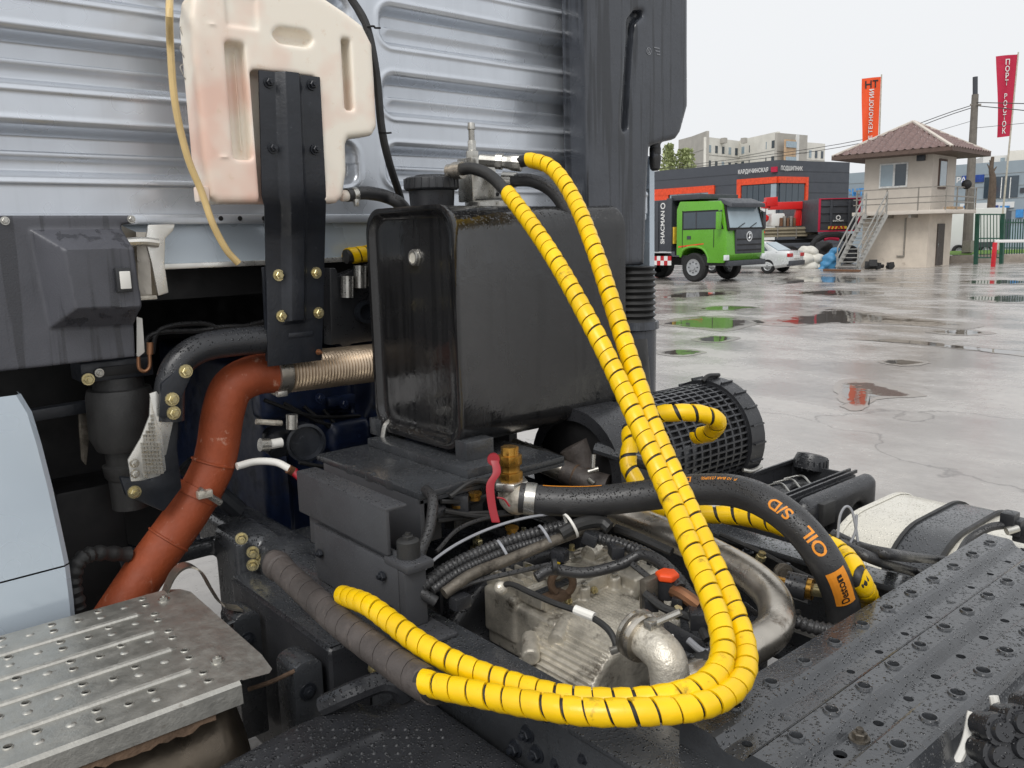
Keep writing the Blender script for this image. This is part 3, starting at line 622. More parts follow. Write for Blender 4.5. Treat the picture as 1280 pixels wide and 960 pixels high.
# thermostat housing
t = thing('water_pump', 'black pump housing with round port and pale fittings below the exhaust', 'pump', ay(385, 570, 2.3))
o = ay(388, 552, 2.22); b = B(); b.lathe(o+V((0, .06, 0)), (-.25, -1, 0), [(0, .05), (.05, .052), (.055, .058), (.07, .058), (.072, .05), (.05, .045)], 28); b.build('port_ring', 'bracket_steel', t)
def pump(x, y, z):
    c = o+V((-.03, .08, 0)); d = sbox(x, y, z, c, (.15, .09, .09), .03); return smin(d, scyl(x, y, z, c+V((-.06, -.02, .02)), c+V((-.06, -.06, -.02)), .03), .02)
sdf('housing', pump, tuple(o+V((-.15, -.05, -.1))), tuple(o+V((.1, .18, .1))), .007, 'bracket_steel', t)
for a, c, r, m in (((335, 556), (352, 553), .014, 'white_plastic'), ((325, 556), (336, 556), .019, 'steel'), ((320, 527), (352, 529), .008, 'cast_alu'), ((365, 536), (365, 518), .017, 'steel')): B().cyl(ay(*a, 2.22), ay(*c, 2.22), r, 14).build('fitting', m, t)
t = thing('braided_line', 'white braided hydraulic line ending in a red cap', 'hose', ay(350, 585, 2.1))
B().tube([ay(296, 583, 2.2), ay(320, 577, 2.2), ay(345, 578, 2.18), ay(362, 586, 2.15)], .0105, 12).build('braid', 'white_plastic', t)
B().cyl(ay(360, 586, 2.15), ay(368, 590, 2.15), .013).build('ferrule', 'pipe_copper', t); B().cyl(ay(367, 589, 2.15), ay(374, 598, 2.13), .013, 12, .008).build('end_cap', 'red_paint', t)
B().tube([ay(374, 578, 2.2), ay(395, 582, 2.2), ay(412, 584, 2.2)], .006, 8).build('side_line', 'void_black', t)
# solenoid bracket between tank and reservoir bracket
t = thing('solenoid_bracket', 'black bracket with two shiny solenoid cylinders left of the oil tank', 'bracket', ay(440, 430, 2.25))
B().poly([ay(u, v, 2.28) for u, v in ((412, 335), (420, 335), (424, 345), (460, 330), (475, 330), (475, 425), (440, 430), (432, 437), (424, 430), (414, 432))], (0, .05, 0)).build('plate', 'black_plastic', t, .005)
for u, v0, v1 in ((434, 345, 372), (450, 332, 360), (466, 332, 358)): B().cyl(ay(u, v0, 2.255), ay(u, v1, 2.255), .019, 16).build('solenoid', 'steel', t)
B().lathe(ay(455, 390, 2.27), (0, -1, 0), [(0, .035), (.02, .035), (.02, .025), (.005, .025)], 22).build('round_port', 'bracket_steel', t)
t = thing('yellow_hose_stub', 'short end of yellow wrapped hose at left of the oil tank', 'hose', ay(448, 320, 2.3))
pth = spline([ay(432, 321, 2.3), ay(444, 319, 2.3), ay(470, 316, 2.3), ay(500, 320, 2.32)], 10)
B().tube(pth, .022, 12, smooth=False).build('hose', 'rubber', t); spiral('spiral_wrap', pth, .0225, 'yellow_wrap', t, .03, .2)
# ============================================================ chassis
t = thing('chassis_frame', 'black wet steel chassis rails running under the oil tank and catwalk', 'chassis', (1.45, 1.3, .72))
for x0, x1, s in ((.90, 1.0, 1), (1.86, 1.945, -1)):
    b = B(); xw0, xw1 = (x0, x0+.012) if s > 0 else (x1-.012, x1)
    b.bb((x0, -.6, 1.005), (x1, 2.5, 1.02)); b.bb((xw0, -.6, .735), (xw1, 2.5, 1.005)); b.bb((x0, -.6, .72), (x1, 2.5, .735)); b.build('rail', 'black_steel', t, .004)
B().bb((1.0, 2.2, .8), (1.86, 2.32, .98)).build('cross_member', 'black_steel', t, .01)
B().bb((1.0, .35, .8), (1.86, .5, .97)).build('cross_member', 'black_steel', t, .01)
for u, v in ((575, 925), (595, 940), (660, 917), (672, 942), (645, 935), (700, 950), (735, 945)): B().bolt(ax(u, v, .90), (-1, 0, 0), .012, .01).build('bolt', 'bracket_steel', t)
B().poly([V((.888, y, z)) for y, z in ((.5, 1.028), (.98, 1.028), (.98, .75), (.5, .75))], (.012, 0, 0)).build('fish_plate', 'black_steel', t, .003)
B().bb((.888, .45, 1.0205), (1.02, .93, 1.034)).build('rail_cap', 'black_steel', t, .004)
# support box under the tank
t = thing('tank_stand', 'black steel box stand with wet top carrying the oil tank', 'stand', (1.2, 1.8, 1.02))
b = B(); b.bb((1.045, 1.585, 1.245), (1.52, 2.10, 1.262)); b.build('top_plate', 'black_steel', t, .003)
B().bb((1.045, 1.585, 1.10), (1.058, 2.06, 1.245)).build('side_plate', 'grey_plastic', t, .002)
for y in (1.70, 1.80, 1.90): B().bb((1.0445, y, 1.2405), (1.06, y+.035, 1.2655)).build('stitch_weld', 'black_steel', t, .003)
B().bb((1.06, 2.02, 1.0), (1.5, 2.06, 1.245)).build('back_plate', 'black_steel', t, .002)
B().bb((1.045, 1.585, 1.235), (1.52, 1.592, 1.2445)).build('front_lip', 'black_steel', t)
B().bb((1.2, 1.60, 1.262), (1.36, 2.08, 1.285)).build('cradle_base', 'black_steel', t, .003)
b = B(); b.bb((1.08, 1.62, 1.12), (1.13, 1.7, 1.235)); b.cyl((1.08, 1.60, 1.2), (1.12, 1.60, 1.2), .022); b.build('inner_bracket', 'black_plastic', t, .004)
t = thing('rail_bracket', 'dark grey folded steel bracket bolted to the rail below the tank', 'bracket', (.91, 1.65, 1.02))
b = B(); b.bb((.890, 1.483, 1.178), (.900, 1.905, 1.282)); b.bb((.890, 1.483, 1.276), (.945, 1.905, 1.285)); b.build('upper_plate', 'grey_plastic', t, .004)
B().bb((.905, 1.45, 1.10), (.915, 1.88, 1.185)).build('step_plate', 'grey_plastic', t, .003)
B().bb((.890, 1.447, 1.0225), (.902, 1.83, 1.165)).build('lower_plate', 'grey_plastic', t, .004)
B().bb((.888, 1.405, 1.158), (.958, 1.50, 1.177)).build('lug_plate', 'grey_plastic', t, .006)
b = B(); b.lathe((.925, 1.455, 1.177), (0, 0, 1), [(0, .026), (.036, .025), (.04, .019)], 18); b.bolt((.925, 1.455, 1.214), (0, 0, 1), .013, .008, False); b.build('rubber_mount', 'rubber', t)
B().bb((.890, 1.42, 1.03), (.945, 1.445, 1.158)).build('gusset', 'grey_plastic', t, .003); B().bb((.895, 1.34, 1.0215), (.965, 1.455, 1.0295)).build('foot', 'grey_plastic', t, .002)
for y, z in ((1.48, 1.06), (1.79, 1.10), (1.50, 1.13)): B().bolt((.889, y, z), (-1, 0, 0), .011, .009, False).build('bolt', 'bracket_steel', t)
t = thing('tank_cable', 'grey flexible cable looping down beside the tank stand', 'cable', (1.05, 1.5, 1.03))
B().tube([ad(532, 612, 1.98), ad(541, 625, 1.93), ad(537, 660, 1.88), ad(524, 695, 1.84), ad(519, 722, 1.82), ad(527, 740, 1.80), ad(545, 752, 1.8)], .0125, 12, 8).build('sheath', 'wet_rubber', t)
# ---- left side: brackets, box, hose
t = thing('rail_casting', 'black cast steering bracket with zinc bolts left of the rail', 'bracket', (.85, 2.3, .8))
def cst(x, y, z):
    d = sbox(x, y, z, (.95, 2.35, .96), (.14, .62, .13), .03); d = smin(d, scap(x, y, z, (.93, 2.1, .97), (.93, 1.75, .98), .06, .05), .05)
    d = smin(d, sbox(x, y, z, (.88, 2.25, .9), (.12, .18, .3), .02), .03); return smin(d, sbox(x, y, z, (.8, 2.36, .98), (.2, .05, .05), .015), .02)
sdf('casting', cst, (.66, 1.64, .72), (1.06, 2.72, 1.08), .010, 'black_steel', t)
for u, v in ((302, 673), (316, 690), (316, 706), (327, 699)): B().bolt(ay(u, v, 2.13), (-.4, -1, .1), .012, .018).build('bolt', 'zinc', t)
t = thing('air_tank_box', 'black ribbed box with rain beads on its lid beside the rail', 'box', (.87, 1.9, .5))
B().bb((.795, 1.60, .50), (.90, 2.16, .95)).build('box_body', 'black_plastic', t, .018, 3)
B().bb((.80, 1.605, .95), (.895, 2.155, .9545)).build('lid', 'black_steel', t, .004)
for k in (0, 1):
    t = thing('strap_hook', ('black folded steel hook strap nearer the bent handle', 'black folded steel hook strap nearer the plastic cover')[k], 'strap', (.72, 1.95-.32*k, .6))
    y = 1.98-.33*k; x = .745; rows = []
    for i in range(9): a = PI*i/8; rows.append((x+.035*math.cos(a)*-1+.0, .92+.02*math.sin(a)))
    prof = [(x-.035, .6)]+rows+[(x+.035, .6)]; b = B()
    b.loft([[V((px, y-.045, pz)) for px, pz in prof], [V((px, y+.045, pz)) for px, pz in prof]]); b.build('folded_strap', 'black_steel', t, .006)
    B().bolt((x-.005, y-.047, .87), (0, -1, 0), .014, .006).build('bolt', 'bracket_steel', t)
    B().tube([V((x-.03, y-.04, .925)), V((x-.08, y-.03, .915)), V((x-.12, y, .90))], .005, 8).build('hook_rod', 'rust' if k else 'black_steel', t)
t = thing('bent_handle', 'bent grey flat steel handle at corner of aluminium step', 'handle', ay(250, 720, 2.1))
pts = spline([ay(200, 760, 2.06), ay(215, 722, 2.08), ay(232, 708, 2.10), ay(250, 715, 2.08), ay(264, 738, 2.02), ay(278, 757, 1.98), ay(300, 762, 1.96)], 5)
B().loft([[p+V((0, -.02, 0)), p+V((0, .02, 0)), p+V((.0, .02, .006)), p+V((0, -.02, .006))] for p in pts]).build('strip', 'stainless', t)
t = thing('underframe', 'dark struts and pipes under the cab behind the red pipe', 'strut', (.6, 2.6, .4))
for a, c, r in (((110, 680), (200, 705), .03), ((120, 640), (175, 735), .025), ((145, 690), (155, 750), .012), ((100, 630), (190, 600), .02), ((230, 580), (300, 640), .03)): B().cyl(ay(*a, 2.5), ay(*c, 2.45), r, 10).build('strut_bar', 'bracket_steel', t)
b = B(); b.bb((.45, 2.45, .55), (.62, 2.75, 1.2)); b.build('bracket_block', 'void_black', t, .01)
pth = spline([ay(98, 760, 2.2), ay(92, 730, 2.2), ay(98, 703, 2.2), ay(118, 692, 2.22), ay(160, 693, 2.25)], 10)
B().tube(pth, lambda s: .019+.0025*math.sin(s*190), 10, smooth=False).build('corrugated_conduit', 'rubber', t)
# dirty wrapped pressure hose + two yellow wrapped hoses
t = thing('wrapped_hose', 'dirty black wrapped hose lying on the rail beside the yellow hoses', 'hose', ad(430, 790, 1.6))
pth = spline([ad(338, 700, 1.98), ad(352, 712, 1.93), ad(385, 742, 1.82), ad(425, 778, 1.68), ad(470, 812, 1.56), ad(520, 848, 1.45), ad(548, 862, 1.40)], 12)
B().tube(pth, .026, 14, smooth=False).build('hose', 'rubber', t); spiral('spiral_wrap', pth, .0265, 'dirty_wrap', t, .05, .04, .003)
p, q = pth[6], pth[10]; B().lathe(p, q-p, [(0, .028), (.004, .034), (.03, .033), (.034, .028)], 18).build('end_sleeve', 'dirty_wrap', t)
yA = [ad(572, 213, 2.33), ad(592, 211, 2.30), ad(618, 224, 2.25), ad(655, 268, 2.13), ad(692, 322, 2.02), ad(730, 390, 1.92), ad(765, 458, 1.85), ad(800, 535, 1.76), ad(832, 610, 1.68), ad(862, 682, 1.58), ad(888, 745, 1.49), ad(903, 795, 1.42), ad(900, 832, 1.36), ad(875, 858, 1.315), ad(830, 872, 1.29), ad(770, 877, 1.30), ad(700, 872, 1.33), ad(630, 853, 1.39), ad(575, 832, 1.44), ad(525, 804, 1.50), ad(488, 776, 1.57), ad(458, 755, 1.64), ad(425, 744, 1.74)]
yB = [ad(600, 200, 2.38), ad(640, 203, 2.36), ad(665, 201, 2.32), ad(692, 212, 2.26), ad(718, 250, 2.18), ad(742, 310, 2.07), ad(765, 380, 1.98), ad(788, 450, 1.89), ad(815, 530, 1.79), ad(850, 612, 1.70), ad(885, 690, 1.60), ad(912, 750, 1.52), ad(929, 800, 1.45), ad(930, 838, 1.38), ad(908, 868, 1.32), ad(865, 884, 1.275), ad(800, 890, 1.255), ad(730, 890, 1.265), ad(660, 880, 1.305), ad(600, 868, 1.35), ad(550, 858, 1.39), ad(524, 850, 1.42)]
for nm, pts, st, lb in (('A', yA, 7, 'yellow spiral wrapped hydraulic hose on the inner side of the big arc'), ('B', yB, 12, 'yellow spiral wrapped hydraulic hose on the outer side of the big arc')):
    t = thing('hydraulic_hose', lb, 'hose', pts[len(pts)//2+3], group='yellow wrapped hoses'); pth = spline(pts, 10)
    B().tube(pth, .0165, 14, smooth=False).build('hose', 'rubber', t)
    spiral('spiral_wrap', pth[(24 if nm == 'A' else 16):], .0172, 'yellow_wrap', t, .0315 if nm == 'A' else .034, .13, .0036, 16, .06)
    if nm == 'B':
        a, c = pts[0], pts[1]; L = (c-a).length
        b = B(); b.lathe(a, c-a, [(0, .018), (L*.5, .018), (L*.5, .023), (L*.72, .023), (L*.72, .018), (L*.9, .02), (L*1.0, .023), (L*1.3, .024)], 8); b.build('crimp_fitting', 'steel', t, .001)
    else: B().lathe(pts[0]+(pts[0]-pts[1])*.6, pts[1]-pts[0], [(0, .02), (.02, .02), (.022, .024), (.05, .024)], 12).build('crimp_fitting', 'stainless', t)
t = thing('return_hose', 'black rubber hose arching behind the yellow hoses on the tank top', 'hose', ad(660, 220, 2.4))
B().tube([ad(640, 225, 2.42), ad(665, 226, 2.40), ad(688, 237, 2.38), ad(705, 258, 2.36), ad(712, 280, 2.36)], .019, 14, 8).build('rubber_hose', 'wet_rubber', t); B().cyl(ad(628, 224, 2.43), ad(646, 225, 2.42), .022, 12).build('collar', 'steel', t)
# ============================================================ suction hose with valve
def suction():
    t = thing('ball_valve', 'brass ball valve with long red lever under the oil tank', 'valve', ad(636, 640, 2.05))
    d0 = 2.05; top = ad(637, 558, d0); L = .115
    B().lathe(top, (0, 0, -1), [(0, .022), (.02, .022), (.021, .030), (.045, .030), (.046, .024), (.062, .024), (.064, .031), (.09, .031), (.092, .024), (L, .024)], 8).build('valve_body', 'brass', t, .001)
    B().lathe(top-V((0, 0, .085)), (0, 0, -1), [(0, .045), (.004, .047), (.018, .047), (.022, .043)], 6).build('union_nut', 'steel', t, .001)
    a = top-V((0, 0, .10)); e = ad(655, 622, 2.03)
    B().tube([a, a-V((0, 0, .03)), a.lerp(e, .5)-V((0, 0, .028)), e, ad(668, 624, 2.02)], .031, 18, 8).build('elbow', 'cast_alu', t)
    lv = [ad(617, 572, 2.0), ad(621, 590, 1.99), ad(613, 606, 1.985), ad(615, 632, 1.98), ad(620, 653, 1.975)]; b = B()
    lp = spline(lv, 6); lf_ = rframes(lp); b.loft([[p+CR*(i*.010)-CF*(j*.005) for i, j in ((-1, -1), (1, -1), (1, 1), (-1, 1))] for p in lp]); b.build('lever', 'red_paint', t, .002); B().lathe(ad(617, 574, 2.005), -CF, [(0, .016), (.012, .015)], 12).build('lever_hub', 'red_paint', t)
    B().tube([ad(621, 622, 2.0), ad(630, 624, 2.0), ad(637, 633, 2.0)], .0025, 6).build('red_wire', 'red_paint', t)
    t = thing('suction_hose', 'thick black oil suction hose with orange lettering arching to the right', 'hose', ad(900, 620, 1.95))
    pts = [ad(650, 622, 2.03), ad(690, 626, 2.02), ad(745, 626, 2.0), ad(810, 619, 1.97), ad(870, 612, 1.93), ad(920, 614, 1.87), ad(965, 632, 1.80), ad(1005, 665, 1.75), ad(1035, 708, 1.73), ay(1051, 748, .826), ay(1057, 790, .82), ay(1058, 860, .82)]
    pth = spline(pts, 12); B().tube(pth, .0365, 28, smooth=False).build('rubber_hose', 'wet_rubber', t)
    d = pth[6]-pth[0]; B().lathe(pth[2], d, [(0, .037), (.001, .040), (.026, .040), (.027, .037)], 28, False).build('hose_clamp', 'steel', t)
    Ls = [0]
    for i in range(1, len(pth)): Ls.append(Ls[-1]+(pth[i]-pth[i-1]).length)
    def wrap(me, s0, off, scale=1, rr=.0372):
        for v in me.vertices:
            s = s0+v.co.x*scale; i = max(0, min(len(Ls)-2, int(np.searchsorted(Ls, s))-1)); k = (s-Ls[i])/(Ls[i+1]-Ls[i]); p = pth[i].lerp(pth[i+1], k)
            T = (pth[min(i+2, len(pth)-1)]-pth[max(0, i-1)]).normalized(); c = (CP-p).normalized(); c = (c-T*c.dot(T)).normalized(); sd = T.cross(c)
            a = off+v.co.y*scale/.0365; v.co = p+(c*math.cos(a)-sd*math.sin(a))*rr
    def near(u, v): 
        best = min(range(len(pth)), key=lambda i: (lambda q: (q[0]-u)**2+(q[1]-v)**2)(proj(pth[i]))); return Ls[best]
    def proj(p): q = p-CP; z = q.dot(CF); return 640+FPX*q.dot(CR)/z, 480-FPX*q.dot(CU)/z
    for body, u, v, sz, off, m in (('S/D', 978, 642, .034, .15, 'orange_print'), ('OIL', 1019, 678, .036, .15, 'orange_print'), ('P. 10 BAR (232PSI)', 905, 612, .011, .75, 'orange_print'), ('D', 866, 612, .022, .75, 'orange_print')):
        me = textmesh(body, sz, bold=True)
        for q in me.vertices: q.co.x *= -1; q.co.y *= -1
        bm = bmesh.new(); bm.from_mesh(me); bmesh.ops.triangulate(bm, faces=bm.faces); bmesh.ops.subdivide_edges(bm, edges=[e for e in bm.edges if e.calc_length() > .008], cuts=2); bm.to_mesh(me); bm.free()
        wrap(me, near(u, v), off); link('lettering', me, m, t)
    b = B(); b.add([(x*.0835-.0417, y*.0072-.0216+.0, 0) for x in np.linspace(0, 1, 13) for y in range(7)], [(i*7+j, (i+1)*7+j, (i+1)*7+j+1, i*7+j+1) for i in range(12) for j in range(6)])
    me = bpy.data.meshes.new('tag'); me.from_pydata([tuple(x) for x in b.v], [], b.f); s = near(1049, 722); wrap(me, s, .22, 1, .0374); lab = link('hose_tag', me, 'tag_orange', t)
    me = textmesh('Deston', .0235, bold=True); bm = bmesh.new(); bm.from_mesh(me); bmesh.ops.triangulate(bm, faces=bm.faces); bmesh.ops.subdivide_edges(bm, edges=[e for e in bm.edges if e.calc_length() > .006], cuts=2); bm.to_mesh(me); bm.free()
    for q in me.vertices: q.co.x *= -1; q.co.y *= -1
    wrap(me, s, .22, 1, .0381); link('lettering', me, 'black_print', lab)
    b = B(); b.add([(x*.15-.075, y*.003, 0) for x in np.linspace(0, 1, 13) for y in range(3)], [(i*3+j, (i+1)*3+j, (i+1)*3+j+1, i*3+j+1) for i in range(12) for j in range(2)])
    me = bpy.data.meshes.new('stripe'); me.from_pydata([tuple(x) for x in b.v], [], b.f); wrap(me, near(718, 626), 1.2, 1, .0372); link('stripe', me, 'orange_print', t)
suction()
for k, (pts, lb, p) in enumerate((([ad(800, 545, 2.2), ad(820, 520, 2.15), ad(845, 516, 2.12), ad(875, 517, 2.12), ad(897, 526, 2.14), ad(888, 541, 2.2), ad(870, 545, 2.25)], 'small yellow wrapped hose curled in front of the air filter', .042),
        ([ad(786, 535, 2.25), ad(788, 556, 2.2), ad(785, 580, 2.18), ad(797, 605, 2.15), ad(812, 628, 2.15), ad(845, 642, 2.15), ad(890, 643, 2.12), ad(940, 648, 2.06), ad(1000, 666, 1.95), ad(1050, 690, 1.84), ad(1075, 725, 1.74), ay(1088, 760, .83), ay(1084, 810, .82), ay(1080, 870, .82)], 'yellow wrapped hose running under the thick black suction hose', .046))):
    t = thing('wrapped_line', lb, 'hose', pts[2], group='yellow wrapped hoses'); pth = spline(pts, 10); B().tube(pth, .019, 12, smooth=False).build('hose', 'rubber', t); spiral('spiral_wrap', pth, .0195, 'yellow_wrap', t, p, .2, .003, 14)
# ============================================================ gearbox and the clutter between the rails
t = thing('bell_housing', 'black clutch housing with brass bolts in front of the aluminium gearbox', 'housing', (1.43, 1.9, .5))
def bell(x, y, z):
    d = scyl(x, y, z, (1.43, 1.66, .62), (1.43, 2.2, .62), .34, .03); d = smin(d, scyl(x, y, z, (1.43, 1.62, .62), (1.43, 1.66, .62), .38, .01), .02)
    d = smin(d, sbox(x, y, z, (1.43, 1.1, .62), (.5, 1.1, .42), .08), .06); d = smin(d, sbox(x, y, z, (1.66, 1.35, .78), (.26, .5, .2), .03), .03)
    for k in range(5): d = smin(d, sbox(x, y, z, (1.16+.13*k, 1.82, .93), (.018, .3, .1), .006), .02)
    return d
sdf('housing_shell', bell, (1.0, .5, .2), (1.87, 2.26, 1.06), .016, 'black_plastic', t)
for u, v, z in ((620, 728, .97), (715, 690, .98), (597, 676, .98), (655, 668, .99), (648, 690, .98)):
    p = az(u, v+8, z-.02); B().bolt(p, (0, 0, 1), .016, .022).build('bolt', 'zinc', t)
for u, v, r in ((625, 690, .03), (745, 700, .045)): B().lathe(az(u, v+6, .96), (0, 0, 1), [(0, r), (.015, r), (.018, r*.8), (.018, r*.5), (.03, r*.45)], 22).build('boss', 'black_plastic', t)
def gearbox():
    t = thing('gearbox', 'dirty cast aluminium gearbox cover with ribs between the chassis rails', 'gearbox', (1.35, 1.4, .7)); GB = t
    def f(x, y, z):
        d = sbox(x, y, z, (1.36, 1.46, .87), (.36, .26, .14), .012)
        d = smin(d, sbox(x, y, z, (1.21, 1.53, .90), (.08, .12, .12), .01), .006)
        d = smin(d, sbox(x, y, z, (1.36, 1.47, .945), (.30, .16, .03), .006), .008)
        for k in range(3): d = smin(d, scap(x, y, z, (1.26+.055*k, 1.585, .93), (1.26+.055*k, 1.50, .95), .017), .008)
        d = smin(d, sbox(x, y, z, (1.50, 1.42, .945), (.10, .20, .06), .008), .01)
        d = smin(d, scyl(x, y, z, (1.46, 1.31, .90), (1.49, 1.235, .90), .045), .012)
        d = smin(d, scap(x, y, z, (1.53, 1.52, .95), (1.50, 1.56, .95), .028), .012)
        d = smin(d, scyl(x, y, z, (1.15, 1.385, .90), (1.10, 1.33, .885), .022), .01)
        for x_, y_ in ((1.24, 1.40), (1.33, 1.385), (1.43, 1.375), (1.54, 1.34), (1.56, 1.46), (1.22, 1.60)): d = smin(d, scyl(x, y, z, (x_, y_, .86), (x_, y_, .972), .015), .006)
        for x_, y_, w, h in ((1.42, 1.455, .03, .045), (1.47, 1.425, .025, .04), (1.33, 1.43, .05, .02)): d = smax(d, -sbox(x, y, z, (x_, y_, .97), (w, h, .05), .008), .006)
        for k in range(3): d = smin(d, sbox(x, y, z, (1.29+.0*k, 1.535-.045*k, .962), (.2, .008, .01), .003), .004)
        return d
    sdf('top_cover', f, (1.06, 1.2, .74), (1.62, 1.64, 1.0), .0042, 'cast_alu', t)
    def fins(x, y, z):
        d = scyl(x, y, z, (1.235, 1.395, .81), (1.235, 1.155, .81), .132, .02); d = smin(d, sbox(x, y, z, (1.33, 1.275, .81), (.2, .24, .258), .02), .02)
        a = np.arctan2(z-.80, x-1.235)*.125; u = np.where(x > 1.235, x-1.235+.19, .19-a*0+(np.arctan2(x-1.235, z-.80))*.125)
        return np.where(y < 1.165, d, d+.0045*np.sin(u*2*PI/.0125))
    sdf('finned_cooler', fins, (1.07, 1.14, .72), (1.46, 1.41, .96), .0032, 'cast_alu', t, 70)
    for x_, y_ in ((1.24, 1.40), (1.33, 1.385), (1.43, 1.375), (1.54, 1.34), (1.56, 1.46), (1.22, 1.60)): B().bolt((x_, y_, .972), (0, 0, 1), .0085, .007, False).build('bolt', 'steel', t)
    for x_, y_, r_ in ((1.30, 1.56, .014), (1.44, 1.55, .018), (1.56, 1.40, .012)): B().lathe((x_, y_, .955), (0, 0, 1), [(0, r_), (.018, r_), (.019, r_*.7), (.03, r_*.65)], 6).build('sensor_plug', 'zinc' if r_ < .015 else 'steel', t)
    B().tube([V((1.50, 1.36, .985)), V((1.52, 1.44, 1.0)), V((1.49, 1.52, .985)), V((1.42, 1.56, .975))], .007, 8).build('vent_pipe', 'stainless', t)
    B().box((1.40, 1.41, .978), (.05, .03, .004)).build('type_plate', 'bright_alu', t)
    for x_ in (1.225, 1.255, 1.285, 1.315): B().bb((x_, 1.50, .955), (x_+.008, 1.60, .978)).build('casting_rib', 'cast_alu', t, .002)
    for y_ in (1.40, 1.43, 1.46): B().bb((1.46, y_, .968), (1.545, y_+.007, .984)).build('casting_rib', 'cast_alu', t, .002)
    B().bb((1.20, 1.388, .945), (1.57, 1.40, .978)).build('flange_lip', 'cast_alu', t, .003); B().bb((1.19, 1.39, .952), (1.20, 1.60, .976)).build('flange_lip', 'cast_alu', t, .003)
    B().lathe((1.34, 1.50, .962), (0, 0, 1), [(0, .035), (.008, .035), (.01, .03), (.006, .026), (.006, 0)], 24, False).build('round_cover', 'cast_dark', t)
    B().cyl((1.46, 1.50, .985), (1.56, 1.52, .985), .024, 18).build('shift_cylinder', 'cast_alu', t, .003); B().cyl((1.23, 1.345, .93), (1.15, 1.30, .92), .02, 14).build('shift_cylinder', 'cast_alu', t, .003)
    for x_ in (1.27, 1.36, 1.46): B().bolt((x_, 1.387, .955), (0, -1, 0), .010, .008, False).build('bolt', 'zinc', t)
    b = B(); o = az(680, 760, .985); a = V((.75, -.66, 0)); rg = []
    for k in range(25):
        an = -PI*.65+2*PI*.82*k/24+PI*.0; rg.append(o+V((0, 0, .028))+a*.026*math.cos(an+PI*.33)+V((0, 0, 1))*.03*math.sin(an+PI*.33))
    b.tube(rg, .0095, 8, 2); b.build('lifting_eye', 'rust', t); b = B(); b.box(o+V((-.01, .01, -.006)), (.06, .045, .016)); b.build('eye_foot', 'rust', t, .004)
    B().bar(az(644, 762, .985), az(690, 742, .985), .022, .008).build('flat_strap', 'black_steel', t, .002)
    b = B(); b.lathe(az(668, 736, .97), (0, 0, 1), [(0, .026), (.022, .026), (.025, .02), (.021, .018), (.021, 0)], 20, False); b.build('breather', 'steel', t)
    B().box(az(672, 721, .995), (.03, .016, .012)).build('yellow_cap', 'yellow_plastic', t, .004)
    o = V((1.49, 1.234, .90)); d = V((.37, -.93, 0)); b = B(); b.lathe(o, d, [(0, .036), (.004, .036), (.004, .024), (-.002, .024), (-.002, .014), (.003, .013), (.003, 0)], 24, False); b.build('end_plug', 'steel', t)
    B().bolt(az(682, 812, .93)+V((0, -.0, -.03)), (-.5, -.85, 0), .017, .022).build('drain_plug', 'zinc', t)
    c = V((1.30, 1.09, .83)); b = B()
    b.tube([ad(775, 818, 1.56), ad(790, 830, 1.53), ad(806, 850, 1.50), ad(812, 890, 1.50)], .037, 20, 8); b.build('outlet_elbow', 'cast_alu', t)
    a_, c_ = ad(766, 812, 1.575), ad(779, 822, 1.55); b = B(); b.lathe(a_, c_-a_, [(0, .046), (.004, .049), (.012, .049), (.014, .043), (.024, .043), (.026, .049), (.034, .047)], 26); b.build('v_clamp', 'stainless', t)
    B().cyl(ad(782, 806, 1.53), ad(824, 788, 1.51), .007, 8).build('clamp_screw', 'steel', t); B().box(ad(788, 803, 1.525), (.03, .02, .018)).build('clamp_lug', 'steel', t, .004)
    B().tube([ad(600, 755, 1.83), ad(612, 749, 1.80), ad(640, 762, 1.75), ad(668, 775, 1.70), ad(705, 789, 1.65), ad(730, 806, 1.60), ad(741, 824, 1.57), ad(742, 838, 1.565)], .0065, 8, 8).build('sensor_cable', 'rubber', t)
    B().cyl(ad(692, 783, 1.655), ad(716, 793, 1.63), .0095, 10).build('cable_sleeve', 'white_plastic', t); B().bar(ad(735, 838, 1.56), ad(750, 832, 1.56), .012, .012).build('cable_clip', 'steel', t, .002); B().sphere(ad(600, 754, 1.82), .016).build('cable_plug', 'cast_alu', t)
gearbox()
bpy.data.objects['gearbox'].location += V((.055, -.005, .02))
def corr(name, pts, r, mat, parent, p=.012, sub=10):
    pth = spline(pts, sub); L = sum((pth[i+1]-pth[i]).length for i in range(len(pth)-1)); n = int(L/p)*4
    fine = []; cum = [0]
    for i in range(1, len(pth)): cum.append(cum[-1]+(pth[i]-pth[i-1]).length)
    for k in range(n+1):
        s = L*k/n; i = max(0, min(len(cum)-2, int(np.searchsorted(cum, s))-1)); fine.append(pth[i].lerp(pth[i+1], (s-cum[i])/(cum[i+1]-cum[i])))
    return B().tube(fine, lambda s: r*(1+.10*(1 if int(s*n+.5) % 4 < 2 else -1)), 10, smooth=False).build(name, mat, parent, ang=60)
t = thing('cable_bundle', 'bundle of corrugated black conduits tied with cable ties over the clutch housing', 'cables', ad(640, 700, 1.9))
corr('corrugated_conduit', [ad(526, 735, 1.80), ad(560, 710, 1.85), ad(610, 686, 1.92), ad(660, 669, 1.97), ad(705, 657, 2.0)], .014, 'wet_rubber', t)
corr('corrugated_conduit', [ad(540, 738, 1.80), ad(575, 714, 1.84), ad(620, 694, 1.90), ad(650, 683, 1.94), ad(720, 664, 1.99)], .010, 'wet_rubber', t, .009)
B().tube([ad(555, 742, 1.79), ad(590, 718, 1.83), ad(640, 698, 1.89), ad(690, 677, 1.94), ad(725, 664, 1.98), ad(748, 655, 2.0)], .013, 12, 8).build('taped_cable', 'cast_dark', t)
